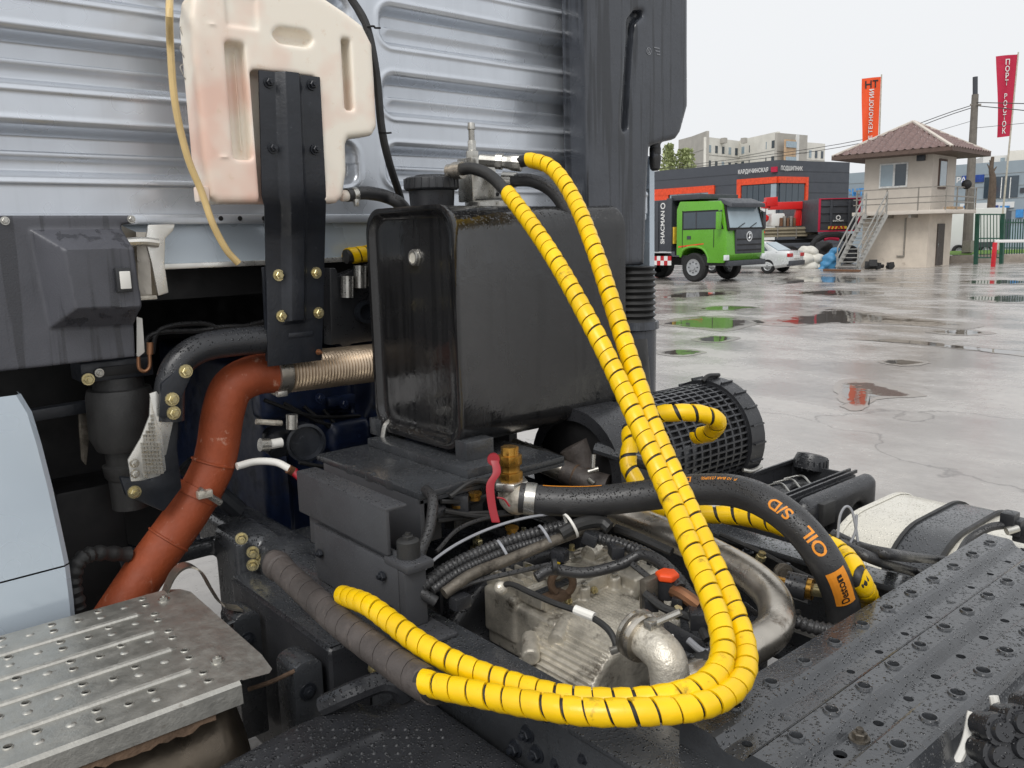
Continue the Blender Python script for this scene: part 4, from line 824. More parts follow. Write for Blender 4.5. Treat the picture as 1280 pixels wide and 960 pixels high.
B().tube([ad(700, 668, 1.95), ad(725, 655, 1.97), ad(750, 652, 1.99), ad(762, 660, 1.98)], .016, 10).build('taped_cable', 'rubber', t)
for u, v in ((628, 697), (680, 678), (712, 664)):
    p = ad(u, v-6, 1.92+(u-628)*.0006); B().lathe(p, V((.75, -.3, .35)), [(0, .030), (.001, .032), (.006, .032), (.007, .030)], 14, False).build('cable_tie', 'white_plastic' if u > 700 else 'grey_print', t)
t = thing('ribbed_conduit', 'ribbed black conduit running from cable bundle towards the orange cap', 'conduit', ad(800, 690, 1.85))
corr('corrugated_conduit', [ad(745, 672, 1.98), ad(775, 680, 1.94), ad(810, 694, 1.88), ad(840, 716, 1.82), ad(862, 745, 1.76), ad(880, 775, 1.7)], .014, 'wet_rubber', t)
B().bar(ad(730, 668, 1.98), ad(748, 676, 1.97), .04, .03).build('connector', 'black_plastic', t, .004)
t = thing('breather_hose', 'black breather hose curving behind the aluminium gearbox', 'hose', ad(740, 712, 1.85))
B().tube([ad(670, 722, 1.86), ad(690, 712, 1.87), ad(730, 716, 1.87), ad(775, 706, 1.87), ad(802, 693, 1.87), ad(830, 705, 1.82), ad(850, 735, 1.76)], .0125, 12, 8).build('rubber_hose', 'wet_rubber', t)
B().lathe(ad(690, 708, 1.86), V((.7, -.5, 0)), [(0, .014), (.001, .017), (.01, .017), (.011, .014)], 14).build('clamp', 'rubber', t)
t = thing('bowden_cable', 'thin grey cable arching over the clutch housing', 'cable', ad(600, 670, 1.95))
B().tube([ad(523, 722, 1.82), ad(540, 702, 1.85), ad(575, 678, 1.9), ad(620, 658, 1.96), ad(670, 645, 2.0), ad(730, 640, 2.05)], .0035, 6, 8).build('sheath', 'grey_print', t)
t = thing('control_valves', 'cluster of black valves and wires under the oil tank', 'valve', (1.3, 1.75, 1.05))
rnd = random.Random(5)
for i in range(12):
    u = 545+rnd.random()*60; v = 605+rnd.random()*45; B().box(ad(u, v, 2.05+rnd.random()*.2), (.03+.05*rnd.random(), .03+.03*rnd.random(), .02+.04*rnd.random()), Matrix.Rotation(rnd.random(), 3, 'Z')).build('valve_body', 'black_plastic', t, .004)
for i in range(7):
    p = ad(535+rnd.random()*30, 615+i*6, 2.0); q = ad(600+rnd.random()*60, 600+i*8, 2.1); m = p.lerp(q, .5)+V((0, 0, .03*rnd.uniform(-1, 1))); B().tube([p, m, q], .006, 7).build('wire', 'rubber', t)
for u, v in ((594, 625), (573, 640), (640, 668)): B().lathe(ad(u, v, 2.05), (0, 0, 1), [(0, .013), (.012, .013), (.013, .017), (.02, .017)], 8).build('fitting', 'brass', t)
t = thing('heat_pipe', 'grey metal pipe with brown taped sleeve behind the suction hose', 'pipe', ad(720, 590, 2.4))
B().tube([ad(640, 560, 2.5), ad(680, 578, 2.45), ad(715, 594, 2.4)], .032, 16).build('pipe', 'stainless', t)
B().tube([ad(705, 590, 2.41), ad(730, 600, 2.38), ad(760, 608, 2.35)], .034, 16).build('sleeve', 'dirty_wrap', t)
for i in range(3): B().lathe(ad(718+i*12, 595+i*4, 2.395), ad(760, 608, 2.35)-ad(705, 590, 2.41), [(0, .0345), (.003, .036), (.006, .0345)], 16).build('tape_ring', 'rust', t)
B().cyl(ad(735, 598, 2.33), ad(742, 604, 2.33), .007).build('clamp_bolt', 'steel', t)
t = thing('wiring_loom', 'black wires against a bright gap under the oil tank', 'cables', ad(700, 570, 2.5))
for i in range(5): B().tube([ad(655+i*6, 555+i*2, 2.5), ad(690+i*8, 570+i*3, 2.5), ad(745+i*6, 588+i*4, 2.5)], .009, 8).build('wire', 'rubber', t)
t = thing('intake_pipe', 'black intake pipe joining the snorkel to the air filter', 'pipe', (2.1, 1.9, 1.0))
B().tube([V((2.38, 2.14, 1.45)), V((2.36, 2.1, 1.25)), V((2.2, 1.95, 1.2)), V((2.0, 1.72, 1.17))], .085, 22).build('pipe', 'rubber', t)
B().tube([ad(718, 555, 2.45), ad(730, 575, 2.45), ad(735, 600, 2.45)], .05, 16).build('dusty_pipe', 'dirty_wrap', t)
t = thing('filter_carrier', 'black bracket frame with small bolts left of the air filter', 'bracket', (1.95, 1.75, 1.0))
B().bb((1.75, 1.80, 1.16), (2.12, 1.84, 1.2)).build('beam', 'black_steel', t, .004); B().bb((1.96, 1.55, 1.02), (2.0, 1.7, 1.24)).build('post', 'black_steel', t, .004); B().bb((1.9, 1.52, 1.04), (2.02, 1.56, 1.22)).build('plate', 'black_steel', t, .004)
B().tube([ad(745, 560, 2.35), ad(790, 574, 2.3), ad(830, 585, 2.28)], .018, 10).build('rod', 'black_steel', t)
for a, c in (((742, 568), (741, 585)), ((735, 590), (748, 586))): B().cyl(ad(*a, 2.3), ad(*c, 2.3), .007).build('bolt', 'steel', t)
# stainless pipe
t = thing('stainless_pipe', 'bent bare stainless pipe curving beside the gearbox', 'pipe', ad(980, 780, 1.6))
B().tube([ad(770, 640, 2.15), ad(800, 653, 2.1), ad(850, 674, 2.0), ad(905, 700, 1.9), ad(945, 725, 1.81), ad(968, 752, 1.74), ad(968, 784, 1.68), ad(940, 808, 1.63), ad(900, 832, 1.60), ad(860, 852, 1.58), ad(820, 870, 1.58)], .037, 24, 8).build('pipe', 'stainless', t)
p, q = ad(893, 836, 1.6), ad(872, 848, 1.59); B().lathe(p, q-p, [(0, .038), (.002, .043), (.03, .043), (.032, .038)], 20).build('rubber_sleeve', 'rubber', t)
t = thing('orange_filler', 'black filler neck with bright orange hexagonal cap', 'cap', ad(835, 740, 1.8))
o = ad(834, 724, 1.78); B().lathe(o, (0, 0, 1), [(0, .022), (.003, .026), (.014, .026), (.018, .02)], 6).build('hex_cap', 'orange_cap', t, .002); B().cyl(o-V((0, 0, .04)), o, .022).build('neck', 'black_plastic', t)
B().tube([ad(842, 738, 1.77), ad(856, 745, 1.74), ad(874, 758, 1.72)], .015, 10).build('copper_union', 'pipe_copper', t); B().box(ad(815, 740, 1.78), (.06, .02, .07)).build('bracket', 'cast_dark', t, .004)
t = thing('harness_plug', 'black harness bracket with white mark beside the outlet elbow', 'plug', ad(850, 800, 1.62))
B().poly([ad(u, v, 1.66) for u, v in ((803, 790), (812, 776), (830, 773), (880, 800), (885, 830), (850, 825), (825, 800))], (.0, .012, 0)).build('plate', 'black_plastic', t, .003)
B().poly([ad(u, v, 1.64) for u, v in ((836, 797), (842, 793), (844, 803), (836, 802))], (0, .003, 0)).build('white_mark', 'white_plastic', t)
for i in range(3): B().box(ad(848+i*6, 822+i*2, 1.6), (.014, .03, .03)).build('plug_pin', 'black_plastic', t, .003)
B().cyl(ad(838, 832, 1.6), ad(850, 842, 1.6), .03).build('plug_body', 'black_plastic', t)
t = thing('pressure_union', 'brass and black union fitting behind the suction hose', 'fitting', ad(1000, 735, 1.85))
for a, c, r, m in (((970, 726, 1.9), (985, 730, 1.88), .012, 'brass'), ((983, 730, 1.88), (1008, 736, 1.86), .030, 'black_plastic'), ((1006, 735, 1.86), (1016, 737, 1.85), .024, 'brass'), ((1014, 737, 1.85), (1036, 740, 1.82), .014, 'zinc')): B().cyl(ad(*a), ad(*c), r, 14).build('union_body', m, t)
B().lathe(ad(978, 715, 1.95), -CF, [(0, .022), (.01, .022), (.012, .014), (.02, .013)], 14).build('rail_bolt', 'cast_dark', t)
B().tube([ad(960, 765, 1.8), ad(985, 780, 1.78), ad(1010, 790, 1.76), ad(1040, 800, 1.74)], .010, 8).build('pale_tube', 'white_plastic', t)
corr('corrugated_conduit', [ad(990, 775, 1.75), ad(1020, 785, 1.72), ad(1060, 790, 1.7)], .014, 'wet_rubber', t)
t = thing('wiring_harness', 'loose black wires and connectors around the gearbox', 'cables', ad(850, 770, 1.75)); rnd = random.Random(9)
for i, q in enumerate((((560, 742, 1.8), (590, 728, 1.83), (640, 716, 1.86), (690, 705, 1.9)), ((806, 742, 1.75), (830, 760, 1.72), (868, 775, 1.7), (884, 800, 1.66)), ((790, 705, 1.85), (830, 735, 1.8), (870, 750, 1.76), (890, 790, 1.7)), ((880, 690, 1.95), (920, 715, 1.9), (960, 735, 1.88), (1010, 752, 1.85)), ((900, 668, 2.05), (950, 690, 2.0), (1000, 716, 1.95), (1040, 735, 1.9)), ((860, 800, 1.62), (880, 815, 1.6), (900, 812, 1.62)), ((545, 690, 1.9), (575, 660, 1.98), (620, 645, 2.05), (670, 640, 2.1)), ((770, 660, 2.05), (800, 672, 2.0), (840, 690, 1.95)), ((930, 755, 1.9), (955, 770, 1.85), (1000, 765, 1.8)))):
    B().tube([ad(*p) for p in q], (.006, .009, .007, .008, .006, .007, .005, .011, .006)[i], 8, 8).build('wire', ('wet_rubber', 'rubber', 'grey_print')[(0, 1, 0, 0, 1, 2, 0, 1, 0)[i]], t)
for u, v, d, s_ in ((812, 752, 1.76, .03), (872, 772, 1.7, .035), (850, 752, 1.75, .025), (915, 712, 1.9, .03), (575, 752, 1.8, .028), (770, 688, 1.92, .03), (700, 694, 1.93, .025)): B().box(ad(u, v, d), (s_*1.5, s_, s_), Matrix.Rotation(rnd.random()*2, 3, 'Z')).build('connector', 'black_plastic', t, .003)
for u, v, d in ((845, 770, 1.72), (905, 735, 1.9), (950, 700, 1.98)): B().lathe(ad(u, v, d), (0, -.3, 1), [(0, .012), (.012, .012), (.013, .009), (.022, .009)], 6).build('fitting', 'zinc', t)
for u, v in ((935, 690), (985, 712), (1075, 742)): B().bolt(az(u, v, 1.021), (0, 0, 1), .011, .008).build('rail_bolt', 'bracket_steel', t)
# ============================================================ walkway plates
def holestrip(b, x0, x1, y, s, z, holes):
    xs = x0; n = 16
    def quad(a, c): b.add([(a, y-s, z), (c, y-s, z), (c, y+s, z), (a, y+s, z)], [(0, 1, 2, 3)])
    for hx, kind, r in sorted(holes):
        quad(xs, hx-s); xs = hx+s; sq = []
        for k in range(n):
            a = 2*PI*k/n; c, d = math.cos(a), math.sin(a); m = max(abs(c), abs(d)); sq.append(V((hx+s*c/m, y+s*d/m, z)))
        ci = lambda rr, zz: [V((hx+rr*math.cos(2*PI*k/n), y+rr*math.sin(2*PI*k/n), z+zz)) for k in range(n)]
        if kind == 'flange': rings = [sq, ci(r*1.55, 0), ci(r*1.35, .004), ci(r*1.1, .0045), ci(r, .002), ci(r, -.012)]
        elif kind == 'bump': rings = [sq, ci(r*1.25, 0), ci(r*.9, .0022), ci(r*.5, .003), ci(r*.05, .0032)]
        elif kind == 'button': rings = [sq, ci(r*1.28, 0), ci(r*1.15, .002), ci(r*1.02, .0022), ci(r*.97, .0), ci(r*.97, -.003)]
        else: rings = [sq, ci(r, 0), ci(r, -.008)]
        b.loft(rings, False, kind == 'bump')
    quad(xs, x1)
t = thing('catwalk_plate', 'black ridged steel catwalk plate with rows of holes at lower right', 'walkway', (1.6, .62, 1.0))
b = B(); X0, X1 = .99, 2.21; hx = [1.082+.1064*k for k in range(11)]
def flat(y0, y1, z): b.add([(X0, y0, z), (X1, y0, z), (X1, y1, z), (X0, y1, z)], [(0, 1, 2, 3)])
def slope(pts):
    for (ya, za), (yb, zb) in zip(pts, pts[1:]): b.add([(X0, ya, za), (X1, ya, za), (X1, yb, zb), (X0, yb, zb)], [(0, 1, 2, 3)])
holestrip(b, X0, X1, .732, .019, 1.08, [(x, 'flange', .0095) for x in hx]); slope([(.713, 1.08), (.704, 1.077), (.695, 1.066), (.689, 1.0625), (.686, 1.062)])
holestrip(b, X0, X1, .674, .012, 1.062, [(1.032, 'plain', .0085)]+[(1.035+.1064*k, 'bump' if k in (1, 2, 7) else 'plain', .0075) for k in range(1, 12)]+[(1.17, 'plain', .008)][:0]); slope([(.662, 1.062), (.653, 1.062), (.648, 1.066), (.643, 1.078), (.638, 1.08)])
holestrip(b, X0, X1, .618, .019, 1.08, [(x-.004, 'flange', .0095) for x in hx]); slope([(.599, 1.08), (.590, 1.077), (.581, 1.066), (.576, 1.062)])
holestrip(b, X0, X1, .564, .012, 1.062, [(1.113, 'plain', .0105)]+[(1.234+.1064*k, 'plain', .0085) for k in range(9)]); slope([(.552, 1.062), (.545, 1.062), (.540, 1.066), (.535, 1.078), (.530, 1.08), (.522, 1.08)])
holestrip(b, X0, X1, .503, .019, 1.08, [(x+.088, 'flange', .0105) for x in hx[:10]]); slope([(.484, 1.08), (.474, 1.077), (.466, 1.062), (.46, 1.045), (.452, 1.04), (.43, 1.04), (.425, 1.0), (.425, .96)])
b.add([(X0, .768, 1.08), (X1, .768, 1.08), (X1, .751, 1.08), (X0, .751, 1.08)], [(0, 1, 2, 3)]); slope([(.768, 1.08), (.772, 1.076), (.773, 1.03)])
pr = [(.773, 1.03), (.773, 1.076), (.768, 1.08), (.713, 1.08), (.695, 1.066), (.686, 1.062), (.653, 1.062), (.638, 1.08), (.599, 1.08), (.581, 1.066), (.576, 1.062), (.545, 1.062), (.53, 1.08), (.484, 1.08), (.466, 1.062), (.452, 1.04), (.43, 1.04)]
b.add([(X0, y, z) for y, z in pr]+[(X0, .43, .97), (X0, .60, .97), (X0, .70, 1.0)], [tuple(range(len(pr)+3))])
b.build('ridged_plate', 'black_steel', t, ang=30)
b = B(); b.bolt((1.172, .564, 1.062), (0, 0, 1), .0115, .009); b.build('hex_bolt', 'cast_dark', t)
B().bb((1.0, .44, .96), (2.2, .76, .972)).build('under_shade_sheet', 'void_black', t)  # black sheet added so the catwalk holes look dark from above
B().bb((1.02, .46, .8), (1.08, .75, .975)).build('support_leg', 'black_steel', t, .004); B().bb((1.9, .46, .8), (1.96, .75, .975)).build('support_leg', 'black_steel', t, .004)
t = thing('tread_step', 'silver aluminium tread step with raised bars and dimples at lower left', 'step', (.2, 1.8, .95))
b = B(); X0, X1 = -.5, .565; Z = 1.0
for g, y in enumerate((2.04, 1.932, 1.82, 1.702, 1.582)):
    rnd = random.Random(g); x0 = .538-.005*g
    holestrip(b, X0, X1, y+.019, .0095, Z, [(x0-.1*k, 'button', .0075) for k in range(10)])
    holestrip(b, X0, X1, y, .0095, Z, [(x0-.048-.1*k, 'button' if k % 2 else 'bump', .0075) for k in range(10)]); holestrip(b, X0, X1, y-.019, .0095, Z, [(x0-.004-.1*k, 'bump' if k % 2 else 'button', .0075) for k in range(10)])
    flat(y+.0285, y+.0286, Z)
ys = [2.0675]; prev = 2.075
flat(2.0685, 2.08, Z)
for i, (hi, lo, yb) in enumerate(((2.0115, 1.9605, 1.975), (1.9035, 1.8485, 1.858), (1.7915, 1.7305, 1.748), (1.6735, 1.6105, 1.628))):
    flat(yb+.009, hi, Z); flat(lo, yb-.009, Z)
    XE = .50; pf = [(yb-.009, Z), (yb-.006, Z+.004), (yb, Z+.0062), (yb+.006, Z+.004), (yb+.009, Z)]
    for (ya, za), (yc, zc) in zip(pf, pf[1:]): b.add([(X0, ya, za), (XE, ya, za), (XE, yc, zc), (X0, yc, zc)], [(0, 1, 2, 3)])
    b.add([(XE, y_, z_) for y_, z_ in pf]+[(XE+.018, yb, Z)], [(0, 1, 5), (1, 2, 5), (2, 3, 5), (3, 4, 5)]); b.add([(XE, yb-.009, Z), (X1, yb-.009, Z), (X1, yb+.009, Z), (XE, yb+.009, Z), (XE+.018, yb, Z)], [(0, 1, 4), (1, 2, 4), (2, 3, 4), (3, 0, 4)])
flat(1.521, 1.5535, Z)
b.add([(X1, 2.08, Z), (.60, 2.078, Z), (.63, 2.06, Z-.002), (.645, 2.03, Z-.004), (.64, 1.6, Z-.004), (.632, 1.53, Z-.006), (.62, 1.517, Z-.006), (X1, 1.517, Z)], [tuple(range(8))])
b.add([(X0, 1.521, Z), (X1-.005, 1.521, Z), (X1-.005, 1.512, Z-.006), (X1-.005, 1.51, Z-.045), (X0, 1.51, Z-.045), (X0, 1.512, Z-.006)], [(0, 1, 2, 5), (5, 2, 3, 4)])
b.build('tread_plate', 'tread_alu', t, ang=40)
B().bb((-.5, 1.52, .962), (.56, 2.07, .966)).build('tread_shade_sheet', 'void_black', t)  # black sheet standing in for the shade beneath the tread holes
for u, v in ((205, 750), (272, 826)):
    B().bolt(az(u, v, 1.0), (0, 0, 1), .010, .006).build('bolt', 'steel', t)
t = thing('muffler', 'brown tinted steel muffler under the aluminium tread step', 'muffler', (.2, 1.8, .45))
b = B(); b.lathe((-.6, 1.775, .70), (1, 0, 0), [(0, .1), (.02, .26), (1.10, .26), (1.13, .265), (1.15, .262), (1.17, .25), (1.20, .20), (1.22, .1), (1.225, .0)], 40); b.build('shell', 'muffler_steel', t)
b = B(); rnd = random.Random(3)
b.add([q for i in range(40) for q in ((-.1+i*.0155, 1.514, .957), (-.1+i*.0155, 1.511, .957-.012-.012*rnd.random()))], [(2*i, 2*i+1, 2*i+3, 2*i+2) for i in range(39)]); b.build('rusty_edge', 'rust', t)
# plastic cover at the bottom
def cover():
    t = thing('battery_cover', 'black textured plastic cover with embossed bar at the bottom edge', 'cover', (.6, 1.1, .5))
    p0, p1 = az(372, 958, .925), az(474, 914, .925)
    def f(x, y, z):
        top = .92-np.maximum(0, .62-x)*.12-np.maximum(0, 1.0-y)*.05
        d = smax(sbox(x, y, z, (.50, .98, .6), (.77, .92, .9), .06), (z-top)*.95, .03)
        d = smax(d, -scap(x, y, z, (.83, 1.45, .93), (.80, 1.38, .95), .05), .02)
        return smin(d, scap(x, y, z, p0-V((0, 0, .016)), p1-V((0, 0, .016)), .018), .004)
    sdf('cover_shell', f, (.1, .5, .5), (.92, 1.48, 1.0), .0085, 'black_plastic', t)
    b = B()
    for i in range(5):
        for j in range(16):
            u, v = 290+j*15+i*13, 952-i*10-j*.3*0-0; q = az(u, v, .92); z = .92-max(0, .62-q.x)*.12
            if q.y < 1.41 and q.x < .84: b.lathe((q.x, q.y, z-.003), (0, 0, 1), [(0, .006), (.004, .004), (.006, .001)], 6)
    tag(b.build('grip_dots', 'black_plastic', t), kind='stuff')
    B().tube([az(405, 882, .93), az(440, 866, .965), az(475, 853, .97), az(497, 856, .96), az(505, 868, .93)], .022, 10).build('carry_handle', 'black_plastic', t)
    B().bolt(az(468, 835, .93), (-.6, -1, 0), .010, .012).build('bolt', 'zinc', t)
cover()
# ============================================================ right-hand side: air filter, battery tray, fuel tank
t = thing('air_filter', 'large black air filter drum with mesh cage beside the cab', 'air filter', (2.3, 1.7, .94))
o = V((1.68, 1.69, 1.17)); B().lathe(o, (1, 0, 0), [(0, .10), (.005, .168), (.64, .168), (.645, .1)], 40).build('drum', 'void_black', t)
b = B()
for k in range(15): b.lathe(o+V((.02+k*.041, 0, 0)), (1, 0, 0), [(0, .172), (0, .18), (.008, .18), (.008, .172)], 40, False)
for k in range(54):
    a = 2*PI*k/54; b.bar(o+V((0, .176*math.cos(a), .176*math.sin(a))), o+V((.62, .176*math.cos(a), .176*math.sin(a))), .006, .008, V((0, math.cos(a), math.sin(a))))
tag(b.build('mesh_cage', 'black_plastic', t), kind='stuff')
b = B(); b.lathe(o+V((.60, 0, 0)), (1, 0, 0), [(0, .165), (0, .19), (.07, .193), (.075, .185), (.075, .15), (.06, .14), (.06, 0)], 48, False); b.build('end_cap', 'black_plastic', t, 0)
for k in range(20):
    a = 2*PI*k/20; B().box(o+V((.638, .193*math.cos(a), .193*math.sin(a))), (.06, .006, .012), Matrix.Rotation(a-PI/2, 3, 'X')).build('cap_rib', 'black_plastic', t)
B().lathe(o+V((-.02, 0, 0)), (1, 0, 0), [(0, .15), (0, .186), (.16, .186), (.16, .15)], 40, False).build('front_collar', 'black_plastic', t)
for a in (1.6, 3.6): B().tube([o+V((.58, .19*math.cos(a), .19*math.sin(a))), o+V((.61, .205*math.cos(a), .205*math.sin(a))), o+V((.67, .2*math.cos(a), .2*math.sin(a)))], .007, 8).build('latch', 'steel' if a > 3 else 'rubber', t)
t = thing('battery_tray', 'open black plastic battery tray with cables beyond the suction hose', 'battery tray', (2.65, 1.56, .5))
b = B(); P = dict(z=.95)
b.bb((2.44, 1.46, .45), (2.90, 1.475, .95)); b.bb((2.44, 1.72, .45), (2.92, 1.735, .95)); b.bb((2.44, 1.475, .45), (2.455, 1.72, .95)); b.bb((2.89, 1.475, .45), (2.905, 1.72, .95)); b.bb((2.455, 1.475, .78), (2.89, 1.72, .8)); b.build('tray_shell', 'black_plastic', t, .005)
def tray(x, y, z):
    d = sbox(x, y, z, (2.70, 1.43, .70), (.50, .08, .52), .04)
    for cx in (2.58, 2.80): d = smax(d, -scyl(x, y, z, (cx, 1.33, .82), (cx, 1.42, .82), .055), .02)
    return smax(d, -((2.98-x)*.6+(z-.45)*.0+.12-.0*z) if False else d, .01)
sdf('outer_shell', tray, (2.38, 1.33, .4), (3.06, 1.44, 1.0), .01, 'black_plastic', t)
for y in (1.47, 1.495, 1.715): B().bar(V((2.44, y, .957)), V((2.92, y, .957)), .008, .012).build('rim_rail', 'black_plastic', t)
b = B(); b.bb((2.55, 1.51, .80), (2.82, 1.69, .90)); b.build('battery', 'bracket_steel', t, .01)
for i in range(5): B().tube([V((2.46, 1.5+.03*i, .86)), V((2.55, 1.54+.02*i, .92)), V((2.68, 1.59, .925)), V((2.82, 1.54+.03*i, .9))], .012, 8).build('cable', 'wet_rubber', t)
for i in range(3): B().tube([V((2.58+.07*i, 1.54, .935)), V((2.62+.07*i, 1.6, .945)), V((2.60+.07*i, 1.66, .925))], .004, 6).build('terminal_wire', 'steel', t)
B().bb((2.52, 1.375, .86), (2.60, 1.40, .94)).build('side_clip', 'rubber', t, .004)
b = B(); b.lathe((2.90, 1.65, .93), (.3, 0, 1), [(0, .06), (.04, .062), (.06, .055), (.065, .03)], 24)
for k in range(18): a = 2*PI*k/18; b.box(V((2.90+.012, 1.65, .955))+V((.061*math.cos(a), .061*math.sin(a), 0)), (.008, .006, .035), Matrix.Rotation(a, 3, 'Z'))
b.build('filler_cap', 'black_plastic', t)
t = thing('fuel_tank', 'pale aluminium fuel tank with wide black strap behind the catwalk', 'fuel tank', (2.75, .6, .3))
def frow(y, o): return [V((2.76+p, y, .60+q)) for p, q in rrect(.80+2*o, .62+2*o, .29, 12)]
B().loft([frow(1.31, -.03), frow(1.325, -.008), frow(1.32, 0), frow(-.6, 0)]).build('tank_shell', 'fuel_alu', t, ang=45)
B().loft([frow(1.315, .002), frow(1.312, .005), frow(1.298, .005), frow(1.295, .002)], False, False).build('end_seam', 'fuel_alu', t)
B().loft([frow(1.115, .001), frow(1.115, .008), frow(.975, .008), frow(.975, .001)], False, False).build('rubber_strap', 'black_steel', t)
for y in (1.115, .975): B().loft([frow(y+.006, .004), frow(y+.006, .014), frow(y-.006, .014), frow(y-.006, .004)], False, False).build('strap_edge', 'rubber', t)
for k, (pts, lb) in enumerate((([ad(1040, 668, 2.0), ad(1075, 684, 1.95), ad(1120, 694, 1.92), ay(1165, 699, .97), ay(1195, 702, .90), ay(1230, 706, .84)], 'upper black air hose crossing in front of the fuel tank'), ([ad(1050, 680, 1.95), ad(1095, 700, 1.9), ay(1140, 714, .95), ay(1170, 724, .86), ay(1200, 740, .82)], 'lower black air hose crossing in front of the fuel tank'))):
    t = thing('air_hose', lb, 'hose', pts[2], group='air hoses by the fuel tank'); B().tube(pts, .0135, 12, 8).build('sheath', 'wet_rubber', t)
t = thing('wire_loop', 'thin grey wire loop standing up beside the air hoses', 'wire', ad(1060, 670, 1.95))
B().tube([ad(1047, 672, 1.95), ad(1050, 645, 1.95), ad(1058, 633, 1.95), ad(1066, 642, 1.95), ad(1072, 675, 1.95), ad(1074, 702, 1.95)], .0032, 6, 8).build('wire', 'grey_print', t); B().tube([ad(1071, 643, 1.95), ad(1069, 665, 1.95), ad(1060, 684, 1.95)], .003, 6).build('wire_end', 'grey_print', t)
t = thing('hose_coupling', 'black hose and coupling at the far end of the catwalk', 'coupling', ad(1260, 660, 2.4))
B().tube([ad(1200, 692, 2.35), ad(1212, 674, 2.4), ad(1235, 660, 2.4), ad(1256, 656, 2.4)], .012, 10, 8).build('hose', 'wet_rubber', t)
for i in range(3): B().box(ad(1262+i*8, 650+i*8, 2.4), (.05, .04, .05)).build('coupling_body', 'black_plastic', t, .008)
B().cyl(ad(1258, 664, 2.38), ad(1272, 660, 2.38), .012).build('nipple', 'steel', t)
t = thing('valve_couplings', 'cluster of black push-in air couplings under the catwalk edge', 'coupling', ad(1240, 920, 1.2))
for i, (u, v) in enumerate(((1225, 905), (1250, 895), (1275, 880), (1222, 935), (1250, 925), (1275, 905), (1240, 950), (1270, 935), (1290, 950))):
    p = ad(u, v, 1.28); B().lathe(p, V((-.5, -.7, .35)), [(0, .02), (.03, .02), (.031, .024), (.05, .024), (.051, .017), (.06, .015)], 16).build('coupling_body', 'black_plastic', t)
for u, v, u2, v2 in ((1242, 870, 1250, 960), (1215, 890, 1190, 965), (1260, 940, 1275, 985)): B().tube([ad(u, v, 1.3), ad((u+u2)/2+5, (v+v2)/2, 1.29), ad(u2, v2, 1.28)], .007, 8).build('pale_tube', 'white_plastic', t)
B().bb((1.2, .2, .6), (1.8, .42, .9)).build('valve_body', 'void_black', t)
# ============================================================ yard behind: measured at real distances
FH = V((math.cos(AZ), math.sin(AZ), 0)); RH = V((math.sin(AZ), -math.cos(AZ), 0)); UPV = V((0, 0, 1))
def pt(u, v, d): r = ray(u, v); return CP+r*(d/r.dot(FH))
def gd(u, d): p = pt(u, 297, d); return V((p.x, p.y, 0))
def rot(dirv): return math.atan2(dirv.y, dirv.x)
mk('truck_green', '#5a9e20', .32, 0, .06, 2, coat=.4); mk('truck_dark', '#3b3e44', .5, 0, .15, 3); mk('tyre', '#1d1d1e', .75, 0, .2, 8); mk('rim', '#a9abad', .4, .6, .1, 6)
mk('glass', '#33404a', .06, .0, .1, 2, spec=.8); mk('glass_light', '#8fa0aa', .08, 0, .1, 2, spec=.8); mk('chrome', '#d8d9da', .2, .9); mk('lamp', '#d9dde0', .15); mk('lamp_red', '#b01c24', .25)
mk('red_gloss', '#c8201e', .35, 0, .08, 3); mk('car_silver', '#cdd0d1', .25, .2, .05, 2, coat=.6); mk('plate_yellow', '#d6b23a', .5); mk('orange_sign', '#dc4a24', .5)
mk('plaster', '#cbc0b2', .8, 0, .10, 2.2, dirt='#a3968a', dirt_amt=.05, dirt_s=1.6, bump=.004, bs=30); mk('plaster_up', '#c4bcb2', .8, 0, .07, 2); mk('roof_tile', '#77625e', .4, 0, .2, 5); mk('roof_wood', '#5b4a42', .7, 0, .2, 6)
mk('rail_metal', '#8f8a82', .5, .4, .2, 10); mk('stair_metal', '#a7a6a2', .45, .5, .1, 5); mk('door_brown', '#4a423d', .6); mk('frame_white', '#d9dad8', .5)
mk('facade_dark', '#474b52', .6, .1, .07, .8); mk('facade_grey', '#8b979f', .6, 0, .06, .6); mk('facade_white', '#d0d1cf', .7, 0, .05, .6)
mk('panel_pale', '#d2d0c8', .85, 0, .10, .5); mk('panel_grey', '#a5a29b', .85, 0, .10, .5); mk('panel_joint', '#8f8d88', .9); mk('balcony_tan', '#b59a7c', .8, 0, .2, 1.)
mk('flag_orange', '#e2501e', .7, 0, .05, 2); mk('flag_crimson', '#b0163c', .7, 0, .05, 2); mk('pole_wood', '#6f6a63', .8, 0, .2, 3); mk('pole_metal', '#b8b2a4', .5, .3)
mk('fence_green', '#1f4a3c', .5); mk('barrier_red', '#c21f2c', .5); mk('grass', '#5a7a2c', .9, 0, .3, 6, bump=.03, bs=20); mk('kerb', '#8f867c', .9, 0, .2, 4); mk('tarp_blue', '#3f7ea8', .5, 0, .2, 3); mk('tarp_white', '#c9c6bd', .6, 0, .15, 3)
mk('bed_wood', '#8d8470', .7, 0, .15, 4); mk('sign_blue', '#20408a', .5); mk('text_blue', '#3f86c4', .5); mk('wire', '#3a3a3a', .6); mk('leaf_pale', '#a9b382', .8, 0, .35, 2); mk('bark', '#5b4f44', .9); mk('crate', '#6b4a34', .8)
